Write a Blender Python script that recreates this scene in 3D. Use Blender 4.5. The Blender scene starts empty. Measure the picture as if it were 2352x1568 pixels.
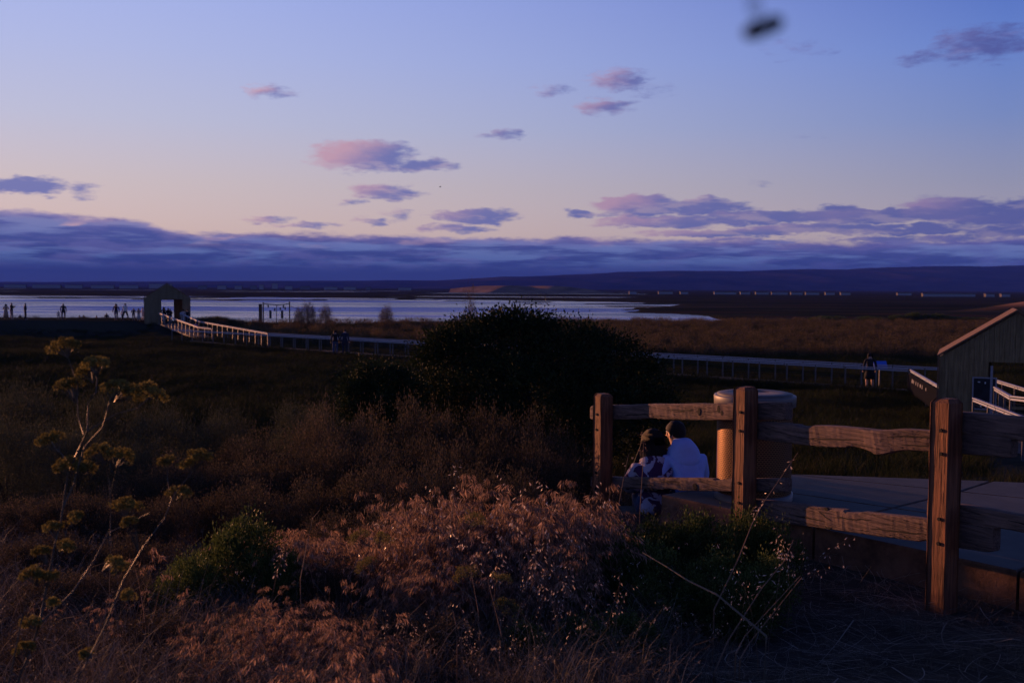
import bpy, math, random
import numpy as np
from mathutils import Vector, Matrix, Euler

rnd = random.Random(7)
rng = np.random.default_rng(11)
SC = bpy.context.scene
COL = SC.collection
R = math.radians

# ------------------------------------------------------------------ camera
EYE = Vector((0.0, 0.0, 5.0))
F = 2286.7                      # focal length in pixels of a 2352 px wide picture
PITCH = math.atan(124 / F)
ROLL = R(0.3)
cam = bpy.data.objects.new('camera', bpy.data.cameras.new('camera'))
COL.objects.link(cam)
SC.camera = cam
_f = Vector((0, math.cos(PITCH), -math.sin(PITCH)))
_r0 = Vector((1, 0, 0))
_u0 = Vector((0, math.sin(PITCH), math.cos(PITCH)))
_r = _r0 * math.cos(ROLL) + _u0 * math.sin(ROLL)
_u = _u0 * math.cos(ROLL) - _r0 * math.sin(ROLL)
cam.matrix_world = Matrix(((_r.x, _u.x, -_f.x, EYE.x), (_r.y, _u.y, -_f.y, EYE.y),
                           (_r.z, _u.z, -_f.z, EYE.z), (0, 0, 0, 1)))
cam.data.lens = 35
cam.data.sensor_width = 36
cam.data.clip_start = 0.05
cam.data.clip_end = 20000
cam.data.dof.use_dof = True
cam.data.dof.focus_distance = 8.6
cam.data.dof.aperture_fstop = 4.5


def ray(px, py):
    return _f + _r * ((px - 1176) / F) - _u * ((py - 784) / F)


def at(px, py, depth):
    d = ray(px, py)
    return EYE + d * (depth / d.y)


def on_plane(px, py, z=0.0):
    d = ray(px, py)
    return EYE + d * ((z - EYE.z) / d.z)


def azel(px, py):
    d = ray(px, py).normalized()
    return math.degrees(math.atan2(d.x, d.y)), math.degrees(math.asin(d.z))


# ------------------------------------------------------------------ node helpers
class NT:
    def __init__(s, nt):
        s.nt = nt

    def link(s, a, sock):
        if isinstance(a, bpy.types.NodeSocket):
            s.nt.links.new(a, sock)
        elif a is not None:
            sock.default_value = a

    def n(s, typ, **kw):
        nd = s.nt.nodes.new(typ)
        for k, v in kw.items():
            setattr(nd, k, v)
        return nd

    def m(s, op, a, b=None, c=None, clamp=False):
        nd = s.n('ShaderNodeMath', operation=op, use_clamp=clamp)
        for i, v in enumerate((a, b, c)):
            s.link(v, nd.inputs[i])
        return nd.outputs[0]

    def smooth(s, v, lo, hi, a=0.0, b=1.0):
        nd = s.n('ShaderNodeMapRange', interpolation_type='SMOOTHSTEP')
        for i, x in enumerate((v, lo, hi, a, b)):
            s.link(x, nd.inputs[i])
        return nd.outputs[0]

    def ramp(s, fac, stops, interp='LINEAR'):
        nd = s.n('ShaderNodeValToRGB')
        cr = nd.color_ramp
        cr.interpolation = interp
        while len(cr.elements) < len(stops):
            cr.elements.new(0.5)
        for e, (p, c) in zip(cr.elements, stops):
            e.position = p
            c = c if hasattr(c, '__len__') else (c, c, c)
            e.color = (*c, 1)
        s.link(fac, nd.inputs[0])
        return nd.outputs[0]

    def mix(s, fac, a, b, blend='MIX'):
        nd = s.n('ShaderNodeMix', data_type='RGBA', blend_type=blend)
        s.link(fac, nd.inputs[0])
        s.link(a if isinstance(a, bpy.types.NodeSocket) else (*a, 1), nd.inputs[6])
        s.link(b if isinstance(b, bpy.types.NodeSocket) else (*b, 1), nd.inputs[7])
        return nd.outputs[2]

    def xyz(s, x, y, z):
        nd = s.n('ShaderNodeCombineXYZ')
        for i, v in enumerate((x, y, z)):
            s.link(v, nd.inputs[i])
        return nd.outputs[0]

    def noise(s, vec, scale, detail=4, rough=0.55, out=0, dist=0.0):
        nd = s.n('ShaderNodeTexNoise')
        s.link(vec, nd.inputs['Vector'])
        nd.inputs['Scale'].default_value = scale
        nd.inputs['Detail'].default_value = detail
        nd.inputs['Roughness'].default_value = rough
        nd.inputs['Distortion'].default_value = dist
        return nd.outputs[out]

    def scaled(s, vec, sc, loc=(0, 0, 0)):
        nd = s.n('ShaderNodeMapping')
        s.link(vec, nd.inputs[0])
        nd.inputs['Scale'].default_value = sc
        nd.inputs['Location'].default_value = loc
        return nd.outputs[0]


def lin(r, g, b):
    return tuple((c / 255 / 12.92) if c / 255 <= 0.04045 else ((c / 255 + 0.055) / 1.055) ** 2.4 for c in (r, g, b))


# ------------------------------------------------------------------ world, sun, exposure
SUN_AZ, SUN_EL = R(-46), R(3.6)
EXPOSURE = 0.6
SKY_STRENGTH = 1.0 / 2 ** EXPOSURE
world = bpy.data.worlds.new('World')
SC.world = world
world.use_nodes = True
W = NT(world.node_tree)
bg = world.node_tree.nodes['Background']
sep = W.n('ShaderNodeSeparateXYZ')
W.link(W.n('ShaderNodeTexCoord').outputs['Generated'], sep.inputs[0])
dx, dy, dz = sep.outputs
az = W.m('MULTIPLY', W.m('ARCTAN2', dx, dy), 57.29578)
el = W.m('MULTIPLY', W.m('ARCSINE', dz), 57.29578)
elc = W.m('MAXIMUM', el, 0.0)
e01 = W.m('DIVIDE', elc, 90.0)


def sky_stops(rows):
    return [(e / 90, lin(*c)) for e, c in rows]


near_sun = W.ramp(e01, sky_stops([(0, (224, 184, 174)), (3, (226, 198, 188)), (5.7, (214, 198, 198)), (8.9, (196, 197, 219)),
                                  (12.5, (182, 191, 231)), (16, (170, 184, 237)), (25, (100, 124, 204)), (45, (50, 70, 142)), (90, (26, 38, 88))]))
off_sun = W.ramp(e01, sky_stops([(0, (168, 150, 160)), (3, (176, 164, 174)), (5.7, (152, 154, 180)), (8.9, (124, 143, 195)),
                                 (12.5, (104, 133, 205)), (16, (84, 113, 195)), (25, (52, 76, 154)), (45, (33, 49, 112)), (90, (26, 38, 88))]))
# angle away from the sun's azimuth
dsun = W.m('ARCCOSINE', W.m('COSINE', W.m('SUBTRACT', W.m('MULTIPLY', az, math.pi / 180), SUN_AZ)))
dsun = W.m('DIVIDE', W.m('SUBTRACT', dsun, R(18)), R(54), clamp=True)
dsun = W.m('POWER', dsun, 1.6)
clear = W.mix(dsun, near_sun, off_sun)
nish = W.n('ShaderNodeTexSky', sky_type='NISHITA', sun_disc=False, sun_elevation=SUN_EL, sun_rotation=SUN_AZ,
           air_density=1.0, dust_density=1.0, ozone_density=3.0)
nish_t = W.mix(1.0, nish.outputs[0], (0.16, 0.13, 0.30), 'MULTIPLY')
clear = W.mix(0.06, clear, nish_t)

# clouds, in degrees of azimuth and elevation
uv = W.xyz(W.m('MULTIPLY', az, 0.32), W.m('MULTIPLY', el, 1.0), 0.0)
wn = W.n('ShaderNodeTexNoise')
W.link(uv, wn.inputs['Vector'])
wn.inputs['Scale'].default_value = 0.9
wn.inputs['Detail'].default_value = 5
wn.inputs['Roughness'].default_value = 0.6
ws = W.n('ShaderNodeSeparateXYZ')
W.link(wn.outputs['Color'], ws.inputs[0])
wn2 = W.n('ShaderNodeTexNoise')
W.link(uv, wn2.inputs['Vector'])
wn2.inputs['Scale'].default_value = 3.1
wn2.inputs['Detail'].default_value = 3
ws2 = W.n('ShaderNodeSeparateXYZ')
W.link(wn2.outputs['Color'], ws2.inputs[0])
wu = W.m('ADD', W.m('MULTIPLY_ADD', W.m('SUBTRACT', ws2.outputs[0], 0.5), 1.3, az), W.m('MULTIPLY', W.m('SUBTRACT', ws.outputs[0], 0.5), 2.6))
wv = W.m('ADD', W.m('MULTIPLY_ADD', W.m('SUBTRACT', ws2.outputs[1], 0.5), 0.55, el), W.m('MULTIPLY', W.m('SUBTRACT', ws.outputs[1], 0.5), 0.85))
fine = W.noise(uv, 2.6, 6, 0.64)
fine_c = W.m('SUBTRACT', fine, 0.5)
CLOUDS = [  # px, py, half-width, half-height, weight, pinkness
    (615, 212, 66, 15, .55, .8), (1275, 208, 52, 20, .32, .6), (1425, 184, 85, 28, .62, .75), (1490, 206, 75, 20, .22, .4),
    (1392, 246, 80, 22, .62, .75), (1170, 306, 55, 15, .5, .5), (1115, 311, 38, 9, .35, .5),
    (832, 360, 140, 42, 1.0, 1.0), (965, 380, 100, 18, .8, .25), (885, 441, 92, 22, .8, .65), (800, 462, 48, 10, .4, .6),
    (850, 506, 50, 12, .55, .6), (620, 503, 66, 10, .6, .8), (925, 490, 60, 18, .32, .6), (1095, 496, 118, 17, .95, .5),
    (1050, 523, 100, 14, .7, .5), (710, 519, 100, 10, .5, .6), (55, 425, 120, 22, 1.0, .1), (195, 440, 50, 22, .4, .1),
    (2260, 103, 160, 44, .62, .35), (2120, 130, 75, 20, .4, .35), (1830, 112, 90, 24, .14, .4), (1752, 420, 40, 11, .15, .3),
    (1330, 490, 50, 12, .8, .1), (1470, 470, 120, 26, 1.3, .9), (1625, 476, 120, 20, 1.1, .35), (1638, 459, 65, 11, .7, .7), (1450, 486, 90, 12, .8, .3),
    (1520, 507, 170, 20, 1.1, .7), (1740, 500, 170, 18, 1.2, .45), (1990, 498, 220, 18, 1.3, .5), (2190, 482, 150, 32, 1.3, .75), (1920, 482, 60, 12, .9, .2),
    (2345, 486, 90, 32, 1.2, .25), (1640, 535, 200, 12, 1.1, .7), (1860, 526, 220, 14, 1.2, .5), (2080, 528, 200, 13, 1.1, .3), (2310, 530, 130, 15, 1.2, .2),
    (2230, 510, 110, 14, .8, .5), (2200, 548, 120, 10, .7, .5), (1860, 316, 40, 9, .12, .4), (2150, 452, 50, 9, .3, .4),
    (1720, 552, 120, 9, .8, .5), (2020, 548, 130, 9, .8, .4), (2300, 506, 120, 16, .9, .4)]
Fm = None
Pnum = None
Pden = None
for (px, py, hw, hh, wt, pk) in CLOUDS:
    a0, e0 = azel(px, py)
    a1 = azel(px + hw, py)[0] - a0
    h1 = hh * 0.02505
    X = W.m('DIVIDE', W.m('SUBTRACT', wu, a0), a1)
    Y = W.m('DIVIDE', W.m('SUBTRACT', wv, e0), h1)
    q = W.m('MULTIPLY_ADD', X, X, W.m('MULTIPLY', Y, Y))
    s1 = W.m('MAXIMUM', W.m('SUBTRACT', 1.0, q), -1.0)
    t = W.m('MULTIPLY', s1, wt)
    if wt < 1:
        t = W.m('MINIMUM', t, s1)
    Fm = t if Fm is None else W.m('MAXIMUM', Fm, t)
    tp = W.m('MAXIMUM', t, 0.0)
    lit = W.m('MULTIPLY', W.m('MULTIPLY_ADD', X, -0.6, W.m('MULTIPLY_ADD', Y, 0.25, 0.45), clamp=True), pk)
    Pnum = W.m('MULTIPLY', tp, lit) if Pnum is None else W.m('MULTIPLY_ADD', tp, lit, Pnum)
    Pden = tp if Pden is None else W.m('ADD', Pden, tp)
pink = W.m('DIVIDE', Pnum, W.m('MAXIMUM', Pden, 0.05), clamp=True)
puff = W.smooth(W.m('MULTIPLY_ADD', fine_c, 1.35, Fm), -0.02, 0.70, 0.0, 0.92)
shade_c = W.mix(dsun, lin(112, 118, 180), lin(82, 90, 156))
lit_c = W.mix(dsun, lin(206, 162, 178), lin(134, 118, 166))
lay = W.xyz(W.m('MULTIPLY', az, 0.10), W.m('MULTIPLY', el, 1.0), 3.3)
lay2 = W.xyz(W.m('MULTIPLY', az, 0.22), W.m('MULTIPLY', el, 1.0), 8.1)
billow = W.noise(lay2, 1.7, 4, 0.55, dist=0.2)
puff_c = W.mix(W.smooth(pink, 0.1, 0.75), shade_c, lit_c)
puff_c = W.mix(W.m('MULTIPLY', W.smooth(billow, 0.48, 0.64), 0.5), puff_c, W.mix(0.5, lit_c, clear))
sky = W.mix(puff, clear, puff_c)
# the low bank of layered cloud
TOPS = [(-400, 520), (0, 470), (150, 488), (330, 502), (385, 522), (450, 527), (600, 529), (900, 534), (1176, 546), (1300, 536),
        (1420, 540), (1500, 547), (1650, 552), (1800, 545), (1950, 551), (2100, 543), (2250, 546), (2352, 540), (2800, 520)]
stops = []
for (px, py) in TOPS:
    a, e = azel(px, py)
    stops.append(((a + 60) / 120, (e - 0.1) / 10))
vtop = W.m('MULTIPLY', W.ramp(W.m('DIVIDE', W.m('ADD', az, 60.0), 120.0), stops), 10.0)
wv2 = W.m('ADD', el, W.m('MULTIPLY', W.m('SUBTRACT', ws.outputs[1], 0.5), 0.9))
bankF = W.m('ADD', W.m('SUBTRACT', vtop, wv2), W.m('MULTIPLY', fine_c, 0.45))
bank = W.smooth(bankF, -0.12, 0.22)
layers = W.noise(lay, 1.9, 4, 0.55, dist=0.2)
bank_low = W.ramp(W.m('DIVIDE', elc, 6.0), [(0, lin(54, 62, 118)), (.12, lin(50, 62, 122)), (.24, lin(56, 70, 134)), (.42, lin(74, 84, 150)),
                                            (.58, lin(92, 98, 164)), (1, lin(110, 114, 178))])
bank_hi = W.ramp(W.m('DIVIDE', elc, 6.0), [(0, lin(54, 62, 118)), (.14, lin(62, 76, 138)), (.26, lin(94, 114, 174)), (.42, lin(114, 126, 184)),
                                           (.6, lin(132, 134, 184)), (1, lin(172, 158, 194))])
up_f = W.smooth(el, 0.7, 1.6)
bank_c = W.mix(W.m('MULTIPLY', W.smooth(layers, 0.43, 0.60), W.m('MULTIPLY_ADD', up_f, 0.85, 0.15)), bank_low, bank_hi)
bank_c = W.mix(W.m('MULTIPLY', W.smooth(billow, 0.44, 0.68), W.m('MULTIPLY', up_f, 0.5)), bank_c, W.mix(dsun, lin(112, 110, 172), lin(86, 90, 158)))
gap = W.m('MULTIPLY', W.smooth(W.noise(lay2, 1.25, 3, 0.5), 0.56, 0.68), W.m('MULTIPLY', W.smooth(el, 2.0, 2.9), W.m('SUBTRACT', 1.0, W.m('MULTIPLY', dsun, .6))))
bank_c = W.mix(W.m('MULTIPLY', gap, 0.65), bank_c, W.mix(dsun, lin(222, 178, 182), lin(150, 140, 180)))
edge = W.m('MULTIPLY', W.m('SUBTRACT', 1.0, W.smooth(bankF, 0.0, 0.55)), 0.45)
bank_c = W.mix(edge, bank_c, W.mix(dsun, lin(170, 142, 178), lin(120, 110, 172)))
sky = W.mix(bank, sky, bank_c)
W.nt.links.new(sky, bg.inputs[0])
bg.inputs[1].default_value = SKY_STRENGTH
world.cycles.sampling_method = 'MANUAL'
world.cycles.sample_map_resolution = 512

sun = bpy.data.objects.new('sun', bpy.data.lights.new('sun', 'SUN'))
COL.objects.link(sun)
sun.data.energy = 5.0
sun.data.angle = R(0.5)
sun.data.color = (1.0, 0.41, 0.18)
_s = Vector((math.sin(SUN_AZ) * math.cos(SUN_EL), math.cos(SUN_AZ) * math.cos(SUN_EL), math.sin(SUN_EL)))
sun.rotation_euler = _s.to_track_quat('Z', 'Y').to_euler()
sun.location = (0, 0, 60)

vs = SC.view_settings
vs.view_transform = 'Standard'
vs.look = 'None'
vs.exposure = EXPOSURE
vs.gamma = 1
vs.use_curve_mapping = False
SC.render.engine = 'CYCLES'
SC.cycles.use_denoising = True
SC.cycles.max_bounces = 6
SC.cycles.transparent_max_bounces = 8
SC.cycles.volume_bounces = 0


# ------------------------------------------------------------------ object helpers
def tag(o, label=None, cat=None, group=None, kind=None):
    if label:
        o['label'] = label
    if cat:
        o['category'] = cat
    if group:
        o['group'] = group
    if kind:
        o['kind'] = kind
    return o


def empty(name, loc=(0, 0, 0), rz=0.0):
    o = bpy.data.objects.new(name, None)
    COL.objects.link(o)
    o.location = loc
    o.rotation_euler = (0, 0, rz)
    o.empty_display_size = 0.1
    return o


def mesh_from(name, V, Fq, mat=None, smooth=False, idx=None):
    """V (n,3); Fq: (m,k) int array or list of index lists."""
    me = bpy.data.meshes.new(name)
    V = np.asarray(V, dtype=np.float32)
    if isinstance(Fq, np.ndarray):
        k = Fq.shape[1]
        me.vertices.add(len(V))
        me.vertices.foreach_set('co', V.ravel())
        me.loops.add(Fq.size)
        me.loops.foreach_set('vertex_index', Fq.astype(np.int32).ravel())
        me.polygons.add(len(Fq))
        me.polygons.foreach_set('loop_start', np.arange(0, Fq.size, k, dtype=np.int32))
        me.update(calc_edges=True)
    else:
        me.from_pydata(V.tolist(), [], Fq)
        me.update()
    if mat is not None:
        for m_ in (mat if isinstance(mat, (list, tuple)) else [mat]):
            me.materials.append(m_)
    if idx is not None:
        me.polygons.foreach_set('material_index', np.asarray(idx, dtype=np.int32))
    if smooth:
        me.polygons.foreach_set('use_smooth', np.ones(len(me.polygons), dtype=bool))
    return me


def obj(name, me, parent=None, loc=None, rot=None):
    o = bpy.data.objects.new(name, me)
    COL.objects.link(o)
    if parent is not None:
        o.parent = parent
    if loc is not None:
        o.location = loc
    if rot is not None:
        o.rotation_euler = rot
    return o


def copy_tree(o, parent=None):
    c = o.copy()
    COL.objects.link(c)
    c.parent = parent
    for ch in list(o.children):
        copy_tree(ch, c)
    return c


class MB:
    """collects shapes into one mesh"""

    def __init__(s):
        s.V, s.F, s.I = [], [], []

    def add(s, V, Fs, i=0):
        b = len(s.V)
        s.V += [tuple(v) for v in V]
        s.F += [[b + k for k in f] for f in Fs]
        s.I += [i] * len(Fs)
        return s

    def box(s, c, size, rz=0.0, i=0, rot=None):
        h = [d / 2 for d in size]
        M_ = rot if rot is not None else Matrix.Rotation(rz, 3, 'Z')
        V = [Vector(c) + M_ @ Vector((sx * h[0], sy * h[1], sz * h[2])) for sz in (-1, 1) for sy in (-1, 1) for sx in (-1, 1)]
        return s.add(V, [(0, 2, 3, 1), (4, 5, 7, 6), (0, 1, 5, 4), (2, 6, 7, 3), (0, 4, 6, 2), (1, 3, 7, 5)], i)

    def prism(s, poly, z0, z1, i=0):
        n = len(poly)
        V = [(p[0], p[1], z0) for p in poly] + [(p[0], p[1], z1) for p in poly]
        Fs = [list(range(n))[::-1], list(range(n, 2 * n))] + [(k, (k + 1) % n, n + (k + 1) % n, n + k) for k in range(n)]
        return s.add(V, Fs, i)

    def tube(s, pts, r, n=6, i=0, cap=True):
        pts = [Vector(p) for p in pts]
        rs = r if isinstance(r, (list, tuple)) else [r] * len(pts)
        V, Fs = [], []
        for k, p in enumerate(pts):
            d = (pts[min(k + 1, len(pts) - 1)] - pts[max(k - 1, 0)]).normalized()
            a = d.cross(Vector((0, 0, 1)) if abs(d.z) < 0.95 else Vector((0, 1, 0))).normalized()
            b = d.cross(a)
            for j in range(n):
                t = 2 * math.pi * j / n
                V.append(p + (a * math.cos(t) + b * math.sin(t)) * rs[k])
        for k in range(len(pts) - 1):
            for j in range(n):
                Fs.append((k * n + j, k * n + (j + 1) % n, (k + 1) * n + (j + 1) % n, (k + 1) * n + j))
        if cap:
            Fs.append(list(range(n)))
            Fs.append([(len(pts) - 1) * n + j for j in range(n)][::-1])
        return s.add(V, Fs, i)

    def build(s, name, mat, parent=None, smooth=False, origin=None, rot=None):
        """vertices are in the parent's space; origin moves the object's own origin"""
        V = np.array([tuple(v) for v in s.V], dtype=float)
        o_ = np.array(origin if origin is not None else (0, 0, 0), dtype=float)
        me = mesh_from(name, V - o_, s.F, mat, smooth, s.I)
        return obj(name, me, parent, loc=tuple(o_))


# ------------------------------------------------------------------ numpy noise
_perm = np.random.default_rng(5).random((256, 256))


def vnoise(x, y):
    xi, yi = np.floor(x).astype(int), np.floor(y).astype(int)
    fx, fy = x - xi, y - yi
    fx, fy = fx * fx * (3 - 2 * fx), fy * fy * (3 - 2 * fy)
    g = lambda a, b: _perm[a & 255, b & 255]
    return (g(xi, yi) * (1 - fx) + g(xi + 1, yi) * fx) * (1 - fy) + (g(xi, yi + 1) * (1 - fx) + g(xi + 1, yi + 1) * fx) * fy


def fbm(x, y, o=4):
    v, a = 0, 0.5
    for k in range(o):
        v = v + a * (vnoise(x * 2 ** k + 13.7 * k, y * 2 ** k + 7.1 * k) - 0.5)
        a *= 0.5
    return v


def sst(a, b, x):
    t = np.clip((x - a) / (b - a), 0, 1)
    return t * t * (3 - 2 * t)


# ------------------------------------------------------------------ materials
def new_mat(name, rough=0.8, color=None, spec=0.3):
    m = bpy.data.materials.new(name)
    m.use_nodes = True
    b = m.node_tree.nodes['Principled BSDF']
    b.inputs['Roughness'].default_value = rough
    b.inputs['Specular IOR Level'].default_value = spec
    if color is not None:
        b.inputs['Base Color'].default_value = (*color, 1)
    return m, NT(m.node_tree), b


def bump(N, b, height, strength, dist):
    nd = N.n('ShaderNodeBump')
    nd.inputs['Strength'].default_value = strength
    nd.inputs['Distance'].default_value = dist
    N.link(height, nd.inputs['Height'])
    N.link(nd.outputs[0], b.inputs['Normal'])


def grained(name, dark, light, stretch, rough=0.85, strength=0.5, dist=0.01, crack=0.0, scale=1.0):
    m, N, b = new_mat(name, rough)
    co = N.n('ShaderNodeTexCoord').outputs['Object']
    g = N.noise(N.scaled(co, stretch), 1.0 * scale, 6, 0.65, dist=0.6)
    big = N.noise(co, 3.0, 3, 0.6)
    c = N.ramp(N.m('ADD', N.m('MULTIPLY', g, 0.75), N.m('MULTIPLY', big, 0.25)), [(0.34, dark), (0.64, light)])
    if crack:
        cr = N.noise(N.scaled(co, [(v * 0.22 if v < 8 else v * 0.5) for v in stretch], (3, 1, 2)), 1.0 * scale, 3, 0.5, dist=0.12)
        k = N.smooth(N.m('ABSOLUTE', N.m('SUBTRACT', cr, 0.5)), 0.0, 0.022)
        c = N.mix(N.m('MULTIPLY', N.m('SUBTRACT', 1.0, k), crack), c, tuple(v * 0.15 for v in dark))
        g = N.m('ADD', g, N.m('MULTIPLY', k, 0.8))
    N.link(c, b.inputs['Base Color'])
    bump(N, b, g, strength, dist)
    return m


def plain(name, color, rough=0.8, var=0.25, scale=20.0, metal=0.0, spec=0.3, bmp=0.0):
    m, N, b = new_mat(name, rough, color, spec)
    co = N.n('ShaderNodeTexCoord').outputs['Object']
    n_ = N.noise(co, scale, 4, 0.6)
    N.link(N.ramp(n_, [(0.3, tuple(c * (1 - var) for c in color)), (0.7, tuple(min(1, c * (1 + var)) for c in color))]), b.inputs['Base Color'])
    b.inputs['Metallic'].default_value = metal
    if bmp:
        bump(N, b, n_, bmp, 0.01)
    return m


def leafy(name, cols, trans=0.3, rough=0.6, spec=0.04, tcol=None):
    """per-leaf colour from the island random value, light passing through"""
    m, N, b = new_mat(name, rough, None, spec)
    rp = N.n('ShaderNodeNewGeometry').outputs['Random Per Island']
    c = N.ramp(rp, [(i / max(1, len(cols) - 1), k) for i, k in enumerate(cols)])
    oi = N.n('ShaderNodeObjectInfo').outputs['Random']
    c = N.mix(1.0, c, N.ramp(oi, [(0, (0.72, 0.72, 0.72)), (1, (1.22, 1.18, 1.12))]), 'MULTIPLY')
    N.link(c, b.inputs['Base Color'])
    tr = N.n('ShaderNodeBsdfTranslucent')
    N.link(c, tr.inputs[0])
    mx = N.n('ShaderNodeMixShader')
    mx.inputs[0].default_value = trans
    out = m.node_tree.nodes['Material Output']
    N.link(b.outputs[0], mx.inputs[1])
    N.link(tr.outputs[0], mx.inputs[2])
    N.link(mx.outputs[0], out.inputs[0])
    return m


MT = {}
MT['rail'] = grained('weathered_rail', (0.055, 0.038, 0.031), (0.185, 0.120, 0.092), (5, 60, 60), 0.9, 0.7, 0.012, 0.55)
MT['post'] = grained('stained_post', (0.050, 0.019, 0.009), (0.25, 0.098, 0.043), (55, 55, 3.2), 0.8, 0.8, 0.010, 0.25)
MT['board'] = grained('hut_board', (0.11, 0.078, 0.036), (0.27, 0.20, 0.10), (22, 22, 1.2), 0.9, 0.4, 0.01, 0.3)
MT['hutwall'] = grained('hut_wall', (0.12, 0.098, 0.055), (0.20, 0.165, 0.095), (5, 5, 0.3), 0.9, 0.3, 0.02)
MT['roof'] = grained('hut_roof', (0.09, 0.055, 0.034), (0.16, 0.10, 0.062), (3, 12, 12), 0.9, 0.3, 0.01)
MT['deck'] = grained('deck_wood', (0.045, 0.04, 0.036), (0.09, 0.08, 0.07), (3, 3, 8), 0.9)
MT['hole'] = plain('dark_hole', (0.010, 0.008, 0.007), 0.9)
MT['steel'] = plain('galvanised_steel', (0.27, 0.31, 0.38), 0.7, 0.12, 30, 0.0, 0.15)
MT['steel_dull'] = plain('dull_steel', (0.085, 0.085, 0.09), 0.6, 0.15, 30, 0.2)
MT['black'] = plain('black_metal', (0.02, 0.02, 0.022), 0.5)
MT['concrete'] = plain('concrete', (0.088, 0.092, 0.080), 0.85, 0.10, 6, bmp=0.15)
# concrete with sunlit brown painted into the colour of its upright edges
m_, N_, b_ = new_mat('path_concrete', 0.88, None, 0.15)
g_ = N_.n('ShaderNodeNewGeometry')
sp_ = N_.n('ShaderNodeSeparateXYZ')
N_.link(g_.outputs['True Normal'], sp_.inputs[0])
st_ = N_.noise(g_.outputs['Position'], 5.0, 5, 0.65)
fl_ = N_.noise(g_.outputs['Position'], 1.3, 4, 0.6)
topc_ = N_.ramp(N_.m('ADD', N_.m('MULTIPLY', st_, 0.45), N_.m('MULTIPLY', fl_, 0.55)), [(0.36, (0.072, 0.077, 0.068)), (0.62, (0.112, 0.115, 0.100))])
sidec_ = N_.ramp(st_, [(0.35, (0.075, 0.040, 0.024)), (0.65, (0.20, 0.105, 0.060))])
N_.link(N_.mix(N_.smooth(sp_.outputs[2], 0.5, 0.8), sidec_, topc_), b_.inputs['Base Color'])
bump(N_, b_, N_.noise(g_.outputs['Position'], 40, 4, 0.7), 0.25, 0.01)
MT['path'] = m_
MT['pale_band'] = plain('can_band', (0.15, 0.132, 0.12), 0.5, 0.08, 10)
MT['lid'] = plain('can_lid', (0.10, 0.085, 0.075), 0.6, 0.2, 14)
MT['skin'] = plain('skin', (0.46, 0.27, 0.19), 0.6, 0.06, 20)
MT['hair'] = grained('dark_hair', (0.006, 0.0045, 0.004), (0.020, 0.013, 0.009), (60, 60, 6), 0.8, 0.4, 0.004)
MT['blue'] = plain('blue_sign', (0.05, 0.14, 0.55), 0.5, 0.1)
MT['poster'] = plain('dark_poster', (0.016, 0.016, 0.020), 0.8, 0.4, 5)
MT['white'] = plain('white_paint', (0.62, 0.62, 0.64), 0.6, 0.08)
MT['frame'] = plain('grey_frame', (0.24, 0.24, 0.27), 0.5, 0.1)


def cloth(key, c, var=0.12):
    MT[key] = plain(key, c, 0.9, var, 30, bmp=0.1)


cloth('hoodie', (0.31, 0.42, 0.76), 0.05)
cloth('denim', (0.05, 0.07, 0.13))
cloth('black_cloth', (0.012, 0.012, 0.014))
cloth('navy', (0.02, 0.022, 0.04))
cloth('pale_cloth', (0.42, 0.38, 0.36))
cloth('tan_cloth', (0.30, 0.20, 0.15))
cloth('grey_cloth', (0.14, 0.14, 0.16))
cloth('white_cloth', (0.62, 0.60, 0.60))
cloth('violet_cloth', (0.10, 0.06, 0.45))
cloth('shoe', (0.35, 0.33, 0.33))
# patterned cardigan: pale yarn with big purple patches
m_, N_, b_ = new_mat('patterned_knit', 0.95)
co_ = N_.n('ShaderNodeTexCoord').outputs['Object']
pn = N_.noise(co_, 7.5, 2, 0.5, dist=0.8)
N_.link(N_.mix(N_.smooth(pn, 0.485, 0.515), (0.36, 0.34, 0.42), (0.055, 0.018, 0.060)), b_.inputs['Base Color'])
bump(N_, b_, N_.noise(co_, 120, 2), 0.4, 0.004)
MT['knit'] = m_

# perforated steel of the bin: rows of slots, each dark in its middle
m_, N_, b_ = new_mat('perforated_steel', 0.36)
b_.inputs['Metallic'].default_value = 0.75
tc_ = N_.n('ShaderNodeTexCoord').outputs['UV']
br = N_.n('ShaderNodeTexBrick')
N_.link(N_.scaled(tc_, (1, 1, 1)), br.inputs['Vector'])
br.inputs['Scale'].default_value = 1.0
br.inputs['Brick Width'].default_value = 0.030
br.inputs['Row Height'].default_value = 0.017
br.inputs['Mortar Size'].default_value = 0.0055
br.inputs['Mortar Smooth'].default_value = 0.25
br.inputs['Color1'].default_value = (0.02, 0.014, 0.01, 1)
br.inputs['Color2'].default_value = (0.03, 0.02, 0.014, 1)
br.inputs['Mortar'].default_value = (0.22, 0.115, 0.058, 1)
N_.link(br.outputs['Color'], b_.inputs['Base Color'])
bump(N_, b_, br.outputs['Fac'], 0.9, 0.006)
MT['perf'] = m_

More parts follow.
